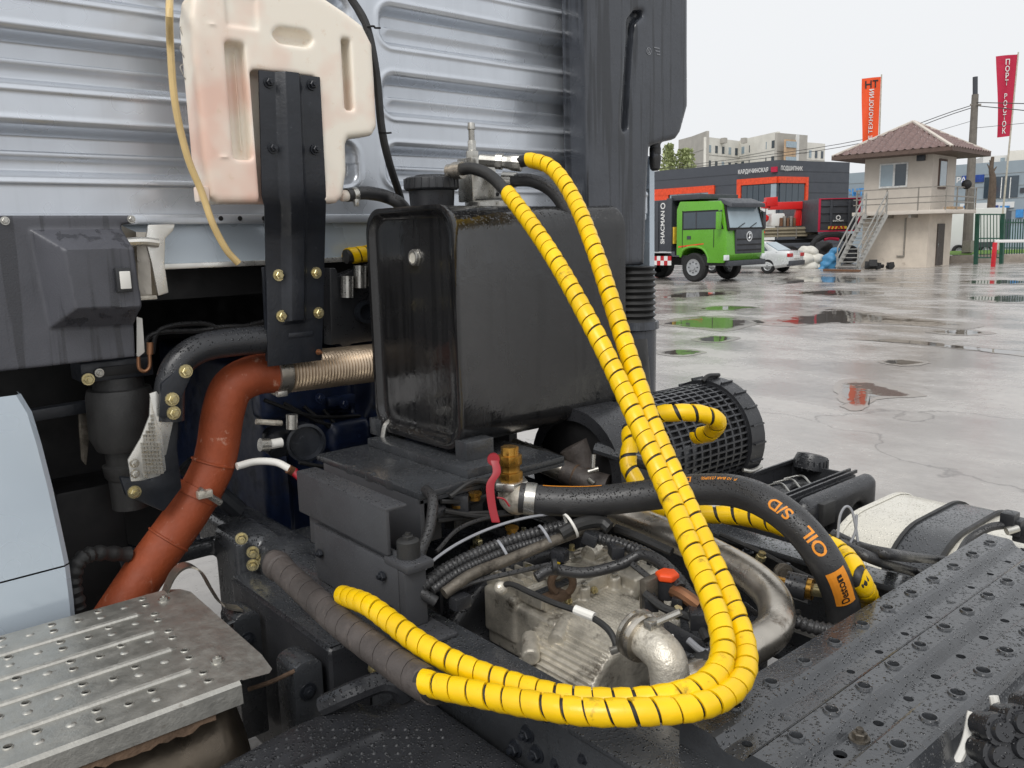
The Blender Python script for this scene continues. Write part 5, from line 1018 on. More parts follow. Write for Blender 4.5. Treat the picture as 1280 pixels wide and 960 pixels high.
def wheel(t, c, ax_, r, w, m='rim'):
    c = V(c); ax_ = V(ax_); s = B().lathe(c-ax_*w/2, ax_, [(0, r*.6), (.0, r*.9), (.05, r), (w-.05, r), (w, r*.9), (w-.01, r*.6)], 28, False).build('wheel', 'tyre', t)
    B().lathe(c+ax_*(w/2-.03), ax_, [(0, r*.6), (.015, r*.58), (.0, r*.48), (.02, r*.2), (.05, r*.18), (.05, 0)], 20, False).build('rim', m, s)
    for k in range(8): a = 2*PI*k/8; q = frame(ax_)[0]*math.cos(a)+frame(ax_)[1]*math.sin(a); B().cyl(c+q*r*.36+ax_*(w/2-.03), c+q*r*.36+ax_*(w/2), r*.05, 6).build('wheel_nut', 'truck_dark', s)
    return s
def SF(u): q = ray(u, 297); return V((q.x, q.y, 0)).normalized()
def SR(u): q = SF(u); return V((q.y, -q.x, 0))
# ---- green dump truck
hd = (SR(885)*math.cos(R(37))-SF(885)*math.sin(R(37))).normalized(); rz = rot(hd); lf = V((-hd.y, hd.x, 0)); pw = az(869, 352, 0)
root = pw-(hd*-1.5+lf*-1.05); root.z = 0
t = thing('dump_truck', 'bright green dump truck cab with dark tipper body parked on the wet yard', 'truck', root, rz)
def bxl(lo, hi, nm, m, par, bv=.0): return B().bb(lo, hi).build(nm, m, par, bv)
b = B(); prof = [(-2.3, 1.0), (-2.3, 2.75), (-2.15, 3.05), (-.35, 3.0), (-.22, 2.85), (0, 1.95), (.06, 1.0), (-.1, .72), (-.8, .72), (-.82, .95), (-1.0, 1.2), (-1.3, 1.3), (-1.75, 1.28), (-2.0, 1.15), (-2.1, 1.0)]
b.prism(prof, (0, -1.22, 0), (1, 0, 0), (0, 0, 1), (0, 2.44, 0)); cabo = b.build('cab', 'truck_green', t, .04)
for s in (-1, 1):
    y = s*1.222
    B().prism([(-1.95, 2.02), (-1.95, 2.62), (-.38, 2.62), (-.16, 2.02)], (0, y, 0), (1, 0, 0), (0, 0, 1), (0, s*.012, 0)).build('side_window', 'glass', t)
    B().prism([(-1.38, 2.02), (-1.38, 2.62), (-1.32, 2.62), (-1.32, 2.02)], (0, y+s*.008, 0), (1, 0, 0), (0, 0, 1), (0, s*.012, 0)).build('door_pillar', 'truck_dark', t)
    B().prism([(-1.78, 1.62), (-1.6, 1.62), (-1.6, 1.74), (-1.78, 1.74)], (0, y, 0), (1, 0, 0), (0, 0, 1), (0, s*.02, 0)).build('door_handle', 'truck_dark', t)
    B().prism([(-2.2, 1.30), (-1.0, 1.42), (-1.0, 1.46), (-2.2, 1.36)], (0, y, 0), (1, 0, 0), (0, 0, 1), (0, s*.006, 0)).build('side_stripe', 'orange_sign', t)
    bxl((-.02, s*1.16-.16, .82), (.09, s*1.16+.06, 1.02), 'headlight', 'lamp', t, .02)
    bxl((-.25, s*1.42-.1, 1.95), (-.12, s*1.42+.1, 2.6), 'mirror', 'truck_green' if s < 0 else 'truck_dark', t, .03); B().bar(V((-.2, s*1.2, 2.65)), V((-.2, s*1.4, 2.6)), .04, .04).build('mirror_arm', 'truck_dark', t)
    wheel(t, (-1.5, s*1.05, .55), (0, s, 0), .55, .32)
    wheel(t, (-4.9, s*1.0, .55), (0, s, 0), .55, .5)
B().prism([(-1.06, 1.98), (1.06, 1.98), (.98, 2.82), (-.98, 2.82)], (0.015, 0, 0), (0, 1, 0), (-.235, 0, 1), (.014, 0, .003)).v
b = B(); b.loft([[V((.012, y, 1.98)) for y in (-1.06, 1.06)]+[V((-.205, y, 2.83)) for y in (1.0, -1.0)], [V((.03, y, 1.98)) for y in (-1.06, 1.06)]+[V((-.187, y, 2.83)) for y in (1.0, -1.0)]]); b.build('windscreen', 'glass_light', t)
for y in (-.55, .2): B().bar(V((.045, y, 2.0)), V((.0, y+.5, 2.18)), .02, .02).build('wiper', 'tyre', t)
for q, w_ in ((((.03, -1.12, 1.93), (-.21, -1.04, 2.88)), .09), (((.03, 1.12, 1.93), (-.21, 1.04, 2.88)), .09), (((.035, -1.12, 1.96), (.035, 1.12, 1.96)), .1)): B().bar(V(q[0]), V(q[1]), w_, w_).build('windscreen_frame', 'tyre', t)
for s in (-1, 1):
    y = s*1.222
    for x in (-2.02, -.55): bxl((x, min(y, y+s*.008), 1.3), (x+.025, max(y, y+s*.008), 2.7 if x < -1 else 2.0), 'door_gap', 'tyre', t)
    B().tube([V((-2.12, s*1.2, .95)), V((-1.98, s*1.22, 1.18)), V((-1.72, s*1.23, 1.31)), V((-1.3, s*1.23, 1.33)), V((-.98, s*1.22, 1.22)), V((-.8, s*1.2, .95)), V((-.78, s*1.2, .74))], .05, 8).build('wheel_arch_lip', 'truck_green', t)
    B().prism([(-2.0, 1.97), (-2.0, 2.68), (-.36, 2.68), (-.1, 1.97)], (0, y, 0), (1, 0, 0), (0, 0, 1), (0, s*.006, 0)).build('window_mask', 'tyre', t)
bxl((-2.1, -1.15, .62), (-.05, 1.15, 1.0), 'lower_frame', 'tyre', t); bxl((-2.55, -1.0, 1.0), (-2.3, 1.0, 2.9), 'cab_gap', 'tyre', t)
bxl((.0, -.72, 1.05), (.09, .95, 1.95), 'grille', 'truck_dark', t, .03)
for z in (1.15, 1.35, 1.55): bxl((.085, -.66, z), (.1, .9, z+.05), 'grille_bar', 'tyre', t)
b = B(); b.lathe((.09, .1, 1.68), (1, 0, 0), [(0, .19), (.02, .19), (.02, .14), (0, .14)], 28, False); b.build('emblem_ring', 'chrome', t); B().tube([V((.11, .1+.08, 1.78)), V((.115, .1-.02, 1.76)), V((.115, .1+.02, 1.66)), V((.115, .1-.06, 1.58))], .03, 8).build('emblem_mark', 'chrome', t)
bxl((-.1, -1.15, .6), (.12, 1.2, .8), 'bumper', 'truck_dark', t, .03)
b = B(); b.loft([[V((-.5, y, z)) for y, z in ((-1.1, 2.98), (1.1, 2.98), (1.05, 3.12), (-1.05, 3.12))], [V((.12, y, z)) for y, z in ((-1.1, 2.74), (1.1, 2.74), (1.05, 2.9), (-1.05, 2.9))]]); b.build('sun_visor', 'truck_dark', t, .03)
bxl((-9, -.5, .6), (-.3, .5, .9), 'chassis', 'tyre', t)
b = B(); b.bb((-9, -1.25, 1.15), (-2.55, 1.25, 3.15)); b.build('tipper_body', 'truck_dark', t, .03)
for x in (-3.3, -4.3, -5.3): bxl((x, -1.30, 1.15), (x+.15, -1.245, 3.1), 'body_rib', 'truck_dark', t, .01)
for z in (1.7, 2.4): bxl((-9, -1.285, z), (-3.2, -1.247, z+.1), 'body_rib', 'truck_dark', t, .01)
bxl((-2.75, -1.28, 1.15), (-2.5, -1.2, 3.2), 'front_post', 'truck_dark', t, .01); bxl((-2.6, -1.2, 3.1), (-1.2, 1.2, 3.3), 'cab_guard', 'truck_dark', t, .03)
bxl((-3.5, -1.27, 1.1), (-2.5, -1.24, 1.16), 'body_sill', 'chrome', t)
text('body_lettering', 'SHACMAN', .27, (-2.95, -1.256, 2.1), (0, 0, 1), (-1, 0, 0), 'white_print', t, True)
b = B(); b.lathe((-2.95, -1.256, 2.92), (0, -1, 0), [(0, .12), (.01, .12), (.01, .08), (0, .08)], 20, False); b.build('body_emblem', 'white_print', t)
bxl((-2.5, -1.2, 1.45), (-2.44, -.95, 2.1), 'yellow_plate', 'plate_yellow', t, .01)
for k in range(6): bxl((-3.6+.18*k, -1.26, .62), (-3.6+.18*(k+1), -1.24, .80), 'hazard_block', 'white_print' if k % 2 else 'lamp_red', t); bxl((-3.6+.18*k, -1.26, .80), (-3.6+.18*(k+1), -1.24, .98), 'hazard_block', 'lamp_red' if k % 2 else 'white_print', t)
# ---- silver car
hd = (-SR(960)*math.cos(R(24))+SF(960)*math.sin(R(24))).normalized(); rz = rot(hd); lf = V((-hd.y, hd.x, 0)); pw = az(960, 342, 0); root = pw-(hd*-1.35+lf*.78); root.z = 0
t = thing('sedan', 'silver sedan seen from behind beyond the green truck', 'car', root, rz)
sec = [(-2.3, .42, .80, .80), (-2.28, .32, .95, .84), (-1.6, .22, 1.0, .88), (-1.0, .2, .98, .9), (.2, .2, .95, .9), (1.3, .2, .92, .9), (2.1, .25, .78, .84), (2.3, .35, .6, .7)]
b = B(); b.loft([[V((x, y, z)) for y, z in ((-w, lo+.12), (-w*.96, (lo+hi)/2+.1), (-w*.88, hi), (w*.88, hi), (w*.96, (lo+hi)/2+.1), (w, lo+.12), (w*.9, lo), (-w*.9, lo))] for x, lo, hi, w in sec]); b.build('body', 'car_silver', t, .03)
gh = [(-1.75, .98, .78), (-1.05, 1.36, .6), (-.5, 1.43, .6), (.25, 1.40, .6), (1.05, .95, .76)]
b = B(); b.loft([[V((x, -w-.04*(h < 1.1), .93)), V((x, -w, h)), V((x, w, h)), V((x, w+.04*(h < 1.1), .93))] for x, h, w in gh]); b.build('roof', 'car_silver', t, .03)
b = B(); b.poly([V((-1.72, y, 1.0)) for y in (-.66, .66)]+[V((-1.10, y, 1.35)) for y in (.52, -.52)], (-.02, 0, .015)); b.build('rear_window', 'glass_light', t)
b = B(); b.poly([V((1.03, y, .99)) for y in (-.66, .66)]+[V((.30, y, 1.39)) for y in (.52, -.52)], (.02, 0, .015)); b.build('windscreen', 'glass_light', t)
for s in (-1, 1):
    B().poly([V((-1.3, s*.735, 1.0)), V((-.95, s*.635, 1.32)), V((.2, s*.625, 1.35)), V((.85, s*.745, 1.0))], (0, s*.012, 0)).build('side_window', 'glass', t)
    bxl((-2.32, s*.62-.2, .72), (-2.2, s*.62+.2, .88), 'tail_light', 'lamp_red', t, .02)
    for x in (-1.35, 1.35): wheel(t, (x, s*.78, .32), (0, s, 0), .32, .2)
bxl((-2.36, -.82, .34), (-2.2, .82, .55), 'bumper', 'truck_dark', t, .03); bxl((-2.35, -.26, .66), (-2.29, .26, .78), 'number_plate', 'white_print', t)
# ---- flatbed with crane
d0 = 47.; o = gd(985, d0); t = thing('crane_flatbed', 'flatbed truck with folded red loader crane behind the silver car', 'truck', o, rot(RH)); k = d0/1040.
def L(u, v, y=0.): return V(((u-985)*k*1.0, y, pt(u, v, d0).z))
def rl(u0, v0, u1, v1, y0, y1, nm, m, bv=.0): a = L(u0, v1); c = L(u1, v0); return B().bb((a.x, y0, a.z), (c.x, y1, c.z)).build(nm, m, t, bv)
for i in range(3): rl(946, 284.5+i*4.3, 1021, 288+i*4.3, -.04, .04, 'side_board', 'bed_wood', .01)
rl(946, 283, 1021, 297, .05, 2.4, 'bed', 'bed_wood'); rl(946, 299, 1024, 305, .3, 2.0, 'chassis', 'tyre')
for u in (946, 971, 994, 1020): rl(u, 283, u+1.2, 298, -.07, -.04, 'stake', 'rail_metal')
rl(947, 289, 956, 291.5, -.06, -.045, 'red_badge', 'orange_sign')
for u in (962, 990, 1008): wheel(t, (L(u, 300).x, .2, .5), (0, -1, 0), .5, .35, 'truck_dark')
rl(938, 250, 969, 283, 2.5, 4.5, 'cab', 'facade_white', .05); rl(948, 263, 957, 283, 2.46, 2.5, 'cab_door', 'frame_white')
B().bar(L(966, 257, .8), L(1012, 256, .8), .45, .42).build('boom', 'red_gloss', t, .03); B().bar(L(961, 252, .8), L(975, 251, .8), .5, .5).build('boom_head', 'red_gloss', t, .03); B().bar(L(961.5, 252, .8), L(960.5, 260, .8), .35, .4).build('boom_nose', 'red_gloss', t, .03)
B().bar(L(1003, 257, .8), L(1000, 282, .8), .3, .3).build('column', 'red_gloss', t, .03); B().bar(L(1010, 258, .8), L(1007, 282, .8), .3, .3).build('column', 'red_gloss', t, .03); B().cyl(L(1014, 256, .8), L(1014, 263, .8), .3).build('motor', 'truck_dark', t)
B().cyl(L(962, 260, .8), L(962, 268, .8), .02).build('hook_rope', 'wire', t); B().lathe(L(962, 268, .8), (0, 0, -1), [(0, .08), (.1, .2), (.3, .18), (.4, .05)], 12).build('hook_block', 'red_gloss', t)
rl(968, 266, 985, 283, .6, 1.8, 'load_box', 'facade_white', .1)
for i in range(5): rl(978+i*4, 272-i % 2*2, 981+i*4, 283, .4, .8, 'loose_part', ('crate', 'rail_metal')[i % 2], .02)
# ---- second tipper seen from behind
d0 = 45.; o = gd(1048, d0); k = d0/1040.; t = thing('red_edged_tipper', 'dark tipper truck with red edged tailgate left of the stairs', 'truck', o, rot(RH))
def L(u, v, y=0.): return V(((u-1048)*k, y, pt(u, v, d0).z))
rl(1023, 247, 1073, 290, 0, 6, 'tipper_body', 'truck_dark', .02)
for q in ((1022, 247, 1074, 249.5), (1022, 287, 1074, 290), (1022, 249, 1024.5, 288), (1071, 249, 1073.5, 288)): rl(*q, -.06, 0, 'red_edge', 'flag_crimson', .01)
for v in (256, 265, 276): rl(1025, v, 1071, v+2, -.07, 0, 'tailgate_rib', 'truck_dark', .01)
for u in (1036, 1058): rl(u, 250, u+3, 287, -.08, 0, 'tailgate_rib', 'truck_dark', .01)
c = L(1046, 272, -.09); b = B(); b.lathe(c, (0, -1, 0), [(0, .13), (.01, .13), (.01, .08), (0, .08)], 18, False); b.build('emblem', 'white_print', t); text('lettering', 'SHACMAN', .12, L(1046, 276, -.09), (1, 0, 0), (0, 0, 1), 'white_print', t, True)
rl(1034, 282.5, 1057, 286.5, -.1, -.08, 'hazard_board', 'plate_yellow')
for i in range(5): B().poly([L(1035+i*4.4+(2 if i < 2 else -2)*0, 286.5, -.11), L(1037+i*4.4, 286.5, -.11), L(1037+i*4.4+(2 if i < 2.5 else -2), 282.5, -.11), L(1035+i*4.4+(2 if i < 2.5 else -2), 282.5, -.11)], (0, -.01, 0)).build('hazard_stripe', 'lamp_red', t)
rl(1026, 292, 1070, 299, .2, 4, 'chassis', 'tyre')
for u in (1027, 1067): wheel(t, (L(u, 300).x, .6, .5), (0, -1, 0), .5, .5, 'truck_dark')
B().tube([L(1014, 318, -.2), L(1016, 305, -.2), L(1025, 296, -.2), L(1040, 294, -.2), L(1052, 296, -.2), L(1060, 303, -.2)], .18, 10).build('mudguard', 'tyre', t); B().tube([L(1028, 299, -.25), L(1036, 297.5, -.25), L(1046, 299, -.25)], .1, 8).build('red_hose', 'flag_crimson', t)
# ---- sacks and tarpaulins
def lump(nm, lb, cat, cs, m, d, group=None):
    cs = [(pt(u, v, d), r) for u, v, r in cs]; base = cs[0][0]; t = thing(nm, lb, cat, V((base.x, base.y, 0)), group=group); rnd = random.Random(len(lb)); ph = [rnd.uniform(0, 6) for _ in range(6)]
    lo = V((min(c.x-r for c, r in cs)-.2, min(c.y-r for c, r in cs)-.2, -.1)); hi = V((max(c.x+r for c, r in cs)+.2, max(c.y+r for c, r in cs)+.2, max(c.z+r for c, r in cs)+.2))
    def f(x, y, z):
        e = None
        for c, r in cs: q = np.sqrt((x-c.x)**2+(y-c.y)**2+((z-c.z)*1.4)**2)-r; e = q if e is None else smin(e, q, .07)
        return e+.08*np.abs(np.sin(x*4+ph[0]+1.5*np.sin(z*4)))+.07*np.abs(np.sin(z*5+y*4+ph[2]))-.06
    sdf('cover_sheet', f, tuple(lo), tuple(hi), .07, m, t)
t = thing('sack_pile', 'pile of pale white sacks between silver car and stairs', 'sacks', gd(1010, 41)); rnd = random.Random(11)
for u, v, r in ((1000, 333, .5), (1012, 333, .55), (1022, 334, .5), (1006, 324, .5), (1017, 323, .52), (1011, 314, .48)):
    b = B().sphere((0, 0, 0), r, 18, 12, (1, .75, .55)); m3 = Matrix.Rotation(rnd.uniform(-.5, .5)+rot(RH), 3, 'Z') @ Matrix.Rotation(rnd.uniform(-.15, .15), 3, 'Y'); c = pt(u, v, 41+rnd.uniform(-.2, .2))
    for i, q in enumerate(b.v): k = 1+.07*math.sin(q.x*13+r*40)*math.cos(q.y*11)+.05*math.sin(q.z*21+q.x*9); b.v[i] = c+m3 @ (q*k)
    b.build('sack', 'tarp_white', t, ang=60)
lump('blue_tarp', 'blue tarpaulin heap at the foot of the stairs', 'tarpaulin', ((1026, 336, .22), (1032, 331, .3), (1038, 323, .36), (1043, 313, .26), (1046, 330, .32), (1038, 335, .3)), 'tarp_blue', 40.5)
lump('machine_heap', 'dark machine parts heaped behind the blue tarpaulin', 'machinery', ((1020, 318, .5), (1030, 308, .45), (1024, 330, .45)), 'tyre', 42.5)
# ---- guardhouse
dG = 39.; a0 = gd(1160, dG); ex = (-SR(1140)*math.cos(R(20))+SF(1140)*math.sin(R(20))).normalized(); ey = (SR(1140)*math.sin(R(20))+SF(1140)*math.cos(R(20))).normalized(); S = 3.05
t = thing('guardhouse', 'two storey beige guardhouse with tiled hip roof and balcony', 'guardhouse', a0, rot(ex))        # local: x along the left face, -y... right face along y
yl = -1 if ex.cross(ey).z < 0 else 1
def gb(x0, x1, y0, y1, z0, z1, nm, m, bv=0, par=None): y0, y1 = sorted((y0*yl, y1*yl)); return B().bb((x0, y0, z0), (x1, y1, z1)).build(nm, m, par or t, bv)
gb(0, S, 0, S, 0, 2.45, 'lower_wall', 'plaster'); gb(-.02, S+.02, -.02, S+.02, 2.6, 5.25, 'upper_wall', 'plaster_up'); gb(-1.0, S+.15, -.95, S+.2, 2.45, 2.62, 'balcony_slab', 'plaster_up', .02)
for x in (.5, 1.6, 2.7): gb(x, x+.12, -.85, 0, 2.3, 2.45, 'slab_bracket', 'rail_metal')
w = gb(1.05, 2.35, -.06, 0, 3.72, 4.85, 'window', 'frame_white'); gb(1.12, 1.62, -.075, -.06, 3.8, 4.78, 'pane', 'glass', 0, w); gb(1.72, 2.28, -.075, -.06, 3.8, 4.78, 'pane', 'glass_light', 0, w)
w = gb(-.07, -.02, .75, 1.75, 3.6, 4.95, 'window', 'roof_wood'); gb(-.085, -.07, .85, 1.65, 3.7, 4.85, 'pane', 'glass_light', 0, w)
dr = gb(-.05, 0, 1.1, 2.0, .05, 2.0, 'door', 'door_brown'); gb(-.07, -.05, 1.2, 1.25, .95, 1.1, 'handle', 'chrome', 0, dr)
gb(.3, .65, -.2, -.02, 4.85, 5.1, 'floodlight', 'truck_dark', .02); gb(1.0, 1.06, -.06, 0, .5, 2.3, 'downpipe', 'rail_metal'); gb(1.0, 1.35, -.07, -.01, .5, .56, 'downpipe_foot', 'rail_metal')
for z in (3.2, 3.62, 2.95):
    B().bar(V((-.98, -.93*yl, z)), V((S+.1, -.93*yl, z)), .05, .05).build('balcony_rail', 'rail_metal', t); B().bar(V((-.98, -.93*yl, z)), V((-.98, (S+.1)*yl, z)), .05, .05).build('balcony_rail', 'rail_metal', t)
for x in (-.98, .2, 1.6, 3.0): B().bar(V((x, -.93*yl, 2.6)), V((x, -.93*yl, 3.65)), .05, .05).build('rail_post', 'rail_metal', t)
for y in (.5, 1.9, 3.1): B().bar(V((-.98, y*yl, 2.6)), V((-.98, y*yl, 3.65)), .05, .05).build('rail_post', 'rail_metal', t)
gb(-.9, -.5, .3, 1.7, 2.64, 2.75, 'bench_board', 'balcony_tan'); B().sphere(V((-1.0, 1.6*yl, 3.75)), .22).build('siren_ball', 'tyre', t)
E0, E1, ap = -1.15, S+1.15, V((S/2, S/2*yl, 6.75))
gb(E0, E1, E0, E1, 5.12, 5.22, 'soffit', 'roof_wood')
cs = [V((E0, E0*yl, 5.22)), V((E1, E0*yl, 5.22)), V((E1, E1*yl, 5.22)), V((E0, E1*yl, 5.22))]
for i in range(4):
    p, q = cs[i], cs[(i+1) % 4]; n_, m_ = 110, 36; vs = []; nn = (q-p).cross(ap-p).normalized(); nn = nn if nn.z > 0 else -nn
    for r_ in range(m_+1):
        f_ = r_/m_
        for c_ in range(n_+1):
            x = c_/n_; pos = p.lerp(q, x).lerp(ap, f_); off = .05*math.cos((x-.5)*(1-f_)*(q-p).length*2*PI/.36)+.10*(1-(f_*9) % 1); vs.append(pos+nn*off)
    B().add(vs, [(a*(n_+1)+c, a*(n_+1)+c+1, (a+1)*(n_+1)+c+1, (a+1)*(n_+1)+c) for a in range(m_) for c in range(n_)]).build('tiled_slope', 'roof_tile', t, 0, ang=60)
    B().bar(p+V((0, 0, .09)), ap+V((0, 0, .09)), .16, .1).build('hip_ridge', 'plaster_up', t, .02); B().bar(p, q, .06, .2).build('gutter', 'roof_wood', t)
# stairs
p1, p0 = pt(1082, 266, 40.), az(1046, 336, 0); p1 = V((p1.x, p1.y, 2.5)); dv = V((p1.x-p0.x, p1.y-p0.y, 0)); sd = FH*.5; sw = (FH-dv.normalized()*FH.dot(dv.normalized())).normalized()*-1.1
pA = p0; t = thing('steel_stairs', 'grey steel stairs with handrails climbing to the guardhouse balcony', 'stairs', pA)
sw = RH*.75-FH*.55
for s in (0, 1):
    o = sw*s; B().bar(pA+o+V((0, 0, .05)), p1+o, .06, .2).build('stringer', 'stair_metal', t)
    for h in (.55, 1.0): B().bar(pA+o+V((0, 0, h)), p1+o+V((0, 0, h)), .05, .05).build('handrail', 'stair_metal', t)
    for f_ in (0, .33, .66, 1): q = pA.lerp(p1, f_)+o; B().bar(q, q+V((0, 0, 1.02)), .05, .05).build('post', 'stair_metal', t)
for i in range(12): q = pA.lerp(p1, (i+.6)/12.5); B().bar(q, q+sw, .26, .035).build('tread', 'stair_metal', t)
t = thing('pallet_boards', 'old wooden boards on the ground below the stairs', 'boards', az(1040, 338, 0)); 
for i in range(3): B().bar(az(1030, 337+i*.5, .06), az(1075, 338+i*.4, .06), .14, .06).build('board', 'crate', t)
t = thing('scrap_heap', 'small heap of black scrap parts at the base of the guardhouse', 'scrap', gd(1103, 38.2)); rnd = random.Random(4)
for i in range(14):
    c = pt(1086+rnd.random()*30, 334-rnd.random()*(9 if i > 6 else 3), 38.2+rnd.random()*.4); B().box(c, (.1+.35*rnd.random(), .08+.15*rnd.random(), .06+.3*rnd.random()), Matrix.Rotation(rnd.random()*3, 3, 'Z') @ Matrix.Rotation(rnd.uniform(-.6, .6), 3, 'X')).build('scrap_piece', 'tyre', t, .02)
# ---- buildings
def slab(nm, lb, cat, pts_uvd, h0=0.): pass
def wallq(t, u0, d0, u1, d1, z0, z1, nm, m, out=0., th=.25):
    a, c = gd(u0, d0), gd(u1, d1); n = V((-(c-a).y, (c-a).x, 0)).normalized(); n = n if n.dot(FH) < 0 else -n
    a = a+n*out; c = c+n*out; return B().poly([a+UPV*z0, c+UPV*z0, c+UPV*z1, a+UPV*z1], -n*th).build(nm, m, t)
def zat(u, v, d): return pt(u, v, d).z
t = thing('dark_warehouse', 'charcoal clad shop building with orange framed corner window', 'building', gd(970, 62))
HT = zat(970, 200, 62)
wallq(t, 790, 72, 970, 62, 0, HT, 'front_wall', 'facade_dark', 0, 1.); wallq(t, 970, 62, 1058, 66, 0, HT, 'side_wall', 'facade_dark', .01, 1.)
for k in range(1, 9): wallq(t, 790, 72, 970, 62, HT*k/9, HT*k/9+.03, 'cladding_joint', 'truck_dark', .02, .05); wallq(t, 970, 62, 1058, 66, HT*k/9, HT*k/9+.03, 'cladding_joint', 'truck_dark', .03, .05)
z0, z1 = zat(945, 262, 63), zat(945, 223, 63.5)
def wd(u):
    if u <= 970: f = (u-790)/180; return 1/((1-f)/72+f/62)
    f = (u-970)/88; return 1/((1-f)/62+f/66)
fr = lambda ua, da, ub, db, za, zb, nm, m, o: wallq(t, ua, wd(ua), ub, wd(ub), za, zb, nm, m, o, .15)
fr(921, 64.8, 970, 62, z1-.45, z1, 'orange_frame', 'orange_sign', .16); fr(921, 64.8, 926, 64.5, z0-1, z1, 'orange_frame', 'orange_sign', .18); fr(970, 62, 1006, 63.6, z1-.45, z1, 'orange_frame', 'orange_sign', .16); fr(1003, 63.5, 1006, 63.6, z0-1, z1, 'orange_frame', 'orange_sign', .18)
for k in range(6): ua = 926.5+k*7.2; fr(ua, 64.5-k*.42, ua+6.6, 64.1-k*.42, z0-1, z1-.5, 'pane', 'glass_light' if k == 5 else 'glass', .1)
for k in range(4): ua = 972+k*7.6; fr(ua, 62.1+k*.34, ua+7.1, 62.4+k*.34, z0-1, z1-.5, 'pane', 'glass', .1)
zb, zc = zat(855, 264, 68), zat(893, 232, 66.4); fr(800, 71.4, 893, 66.3, zc-.5, zc, 'orange_frame', 'orange_sign', .16); fr(800, 71.4, 836, 69.5, zb-1, zc-.3, 'orange_panel', 'orange_sign', .14); fr(886, 66.7, 893, 66.3, zb-1, zc, 'orange_frame', 'orange_sign', .18)
for k in range(5): fr(838+k*9.6, 69.4-k*.53, 847+k*9.6, 68.9-k*.53, zb-1, zc-.5, 'pane', 'glass_light', .1)
fr(946, 63.4, 970, 61.9, 0, zat(955, 256, 63), 'white_panel', 'facade_white', .3)
def wtext(body, u, d, v, size, ua, da, ub, db, m, sx=1.): a, c = gd(ua, da), gd(ub, db); e = (c-a).normalized(); o = pt(u, v, wd(u)); n = e.cross(UPV); return text('sign_lettering', body, size, o+n*.2, e, UPV, m, t, True, sx)
wtext('КАРДАЧИНСКАЯ', 943, 63.5, 214, .42, 790, 72, 970, 62, 'white_print', .72); wtext('ПОДШИПНИК', 987, 62.8, 211, .42, 970, 62, 1058, 66, 'white_print', .8)
fr(963, 62.3, 970, 61.9, zat(966, 215, 62), zat(966, 208.5, 62), 'sign_logo', 'flag_crimson', .2)
t = thing('apartment_block', 'pale panel apartment block rising behind the dark building', 'building', gd(920, 180))
def apt(u0, d0, u1, d1, vt, m, cols, rows, par=t):
    z1 = zat(u0, vt, d0); wallq(t, u0, d0, u1, d1, 0, z1, 'wall', m, 0, .6); fl = 3.0
    for r in range(rows):
        zt = z1-1.6-r*fl*1.05; wallq(t, u0, d0, u1, d1, zt-2.05, zt-1.95, 'panel_joint', 'panel_joint', .05, .1)
        for c in range(cols):
            f0 = (c+.32)/cols; f1 = (c+.68)/cols; wallq(t, u0+(u1-u0)*f0, d0+(d1-d0)*f0, u0+(u1-u0)*f1, d0+(d1-d0)*f1, zt-1.5, zt, 'window', 'glass' if (r+c) % 3 else 'glass_light', .12, .1)
apt(847, 196, 862, 190, 175, 'panel_grey', 0, 1); apt(862, 190, 881, 180, 171, 'panel_grey', 0, 1); apt(881, 180, 922, 190, 171, 'panel_pale', 5, 4); apt(922, 190, 968, 176, 175, 'panel_pale', 5, 4); apt(968, 174, 1005, 180, 166, 'panel_grey', 0, 1)
wallq(t, 977, 173, 989, 175, 0, zat(980, 175, 174), 'balcony_stack', 'balcony_tan', .4, .5)
for r in range(4): wallq(t, 977, 173, 989, 175, zat(980, 176, 174)-1.4-r*3, zat(980, 176, 174)-.2-r*3, 'window', 'glass_light', .6, .3)
wallq(t, 991, 175.5, 994, 176, 0, zat(992, 168, 175), 'corner_strip', 'facade_white', .2, .3); apt(1005, 182, 1027, 186, 178, 'panel_pale', 3, 4)
for u in (888, 905, 930, 950): q = pt(u, 173, 184); B().bb(q+V((-.5, -.5, -1)), q+V((.5, .5, .1))).build('roof_vent', 'panel_grey', t)
t = thing('grey_shop', 'blue grey shop building with signs behind the guardhouse', 'building', gd(1180, 72))
zt = zat(1200, 212, 74); wallq(t, 1052, 80, 1330, 66, 0, zat(1190, 207, 73), 'wall', 'facade_grey', 0, 1.)
def gf(u): f = (u-1052)/278; return 1/((1-f)/80+f/66)
def gq(u0, v0, u1, v1, nm, m, o=.1): return wallq(t, u0, gf(u0), u1, gf(u1), zat(u0, v1, gf(u0)), zat(u0, v0, gf(u0)), nm, m, o, .2)
for k in range(1, 7): wallq(t, 1052, 80, 1330, 66, k*1.0, k*1.0+.02, 'cladding_joint', 'panel_joint', .03, .05)
gq(1198, 220, 1225, 229, 'blue_sign', 'sign_blue'); gq(1226, 222, 1268, 248, 'window', 'glass', .08)
for u in (1234, 1247, 1258): gq(u, 222, u+1, 248, 'mullion', 'frame_white', .14)
gq(1198, 255, 1265, 262, 'sign_strip', 'facade_white', .12); gq(1268, 262, 1277, 272, 'small_sign', 'text_blue', .15); gq(1271, 235, 1276, 241, 'vent', 'truck_dark', .12); gq(1226, 265, 1262, 300, 'shopfront', 'glass', .08); gq(1262, 283, 1300, 300, 'shopfront', 'glass_light', .08)
def gt(body, u, v, size, m): o = pt(u, v, gf(u)); a, c = gd(1052, 80), gd(1330, 66); e = (c-a).normalized(); text('sign_lettering', body, size, o+e.cross(UPV)*.3, e, UPV, m, t, True)
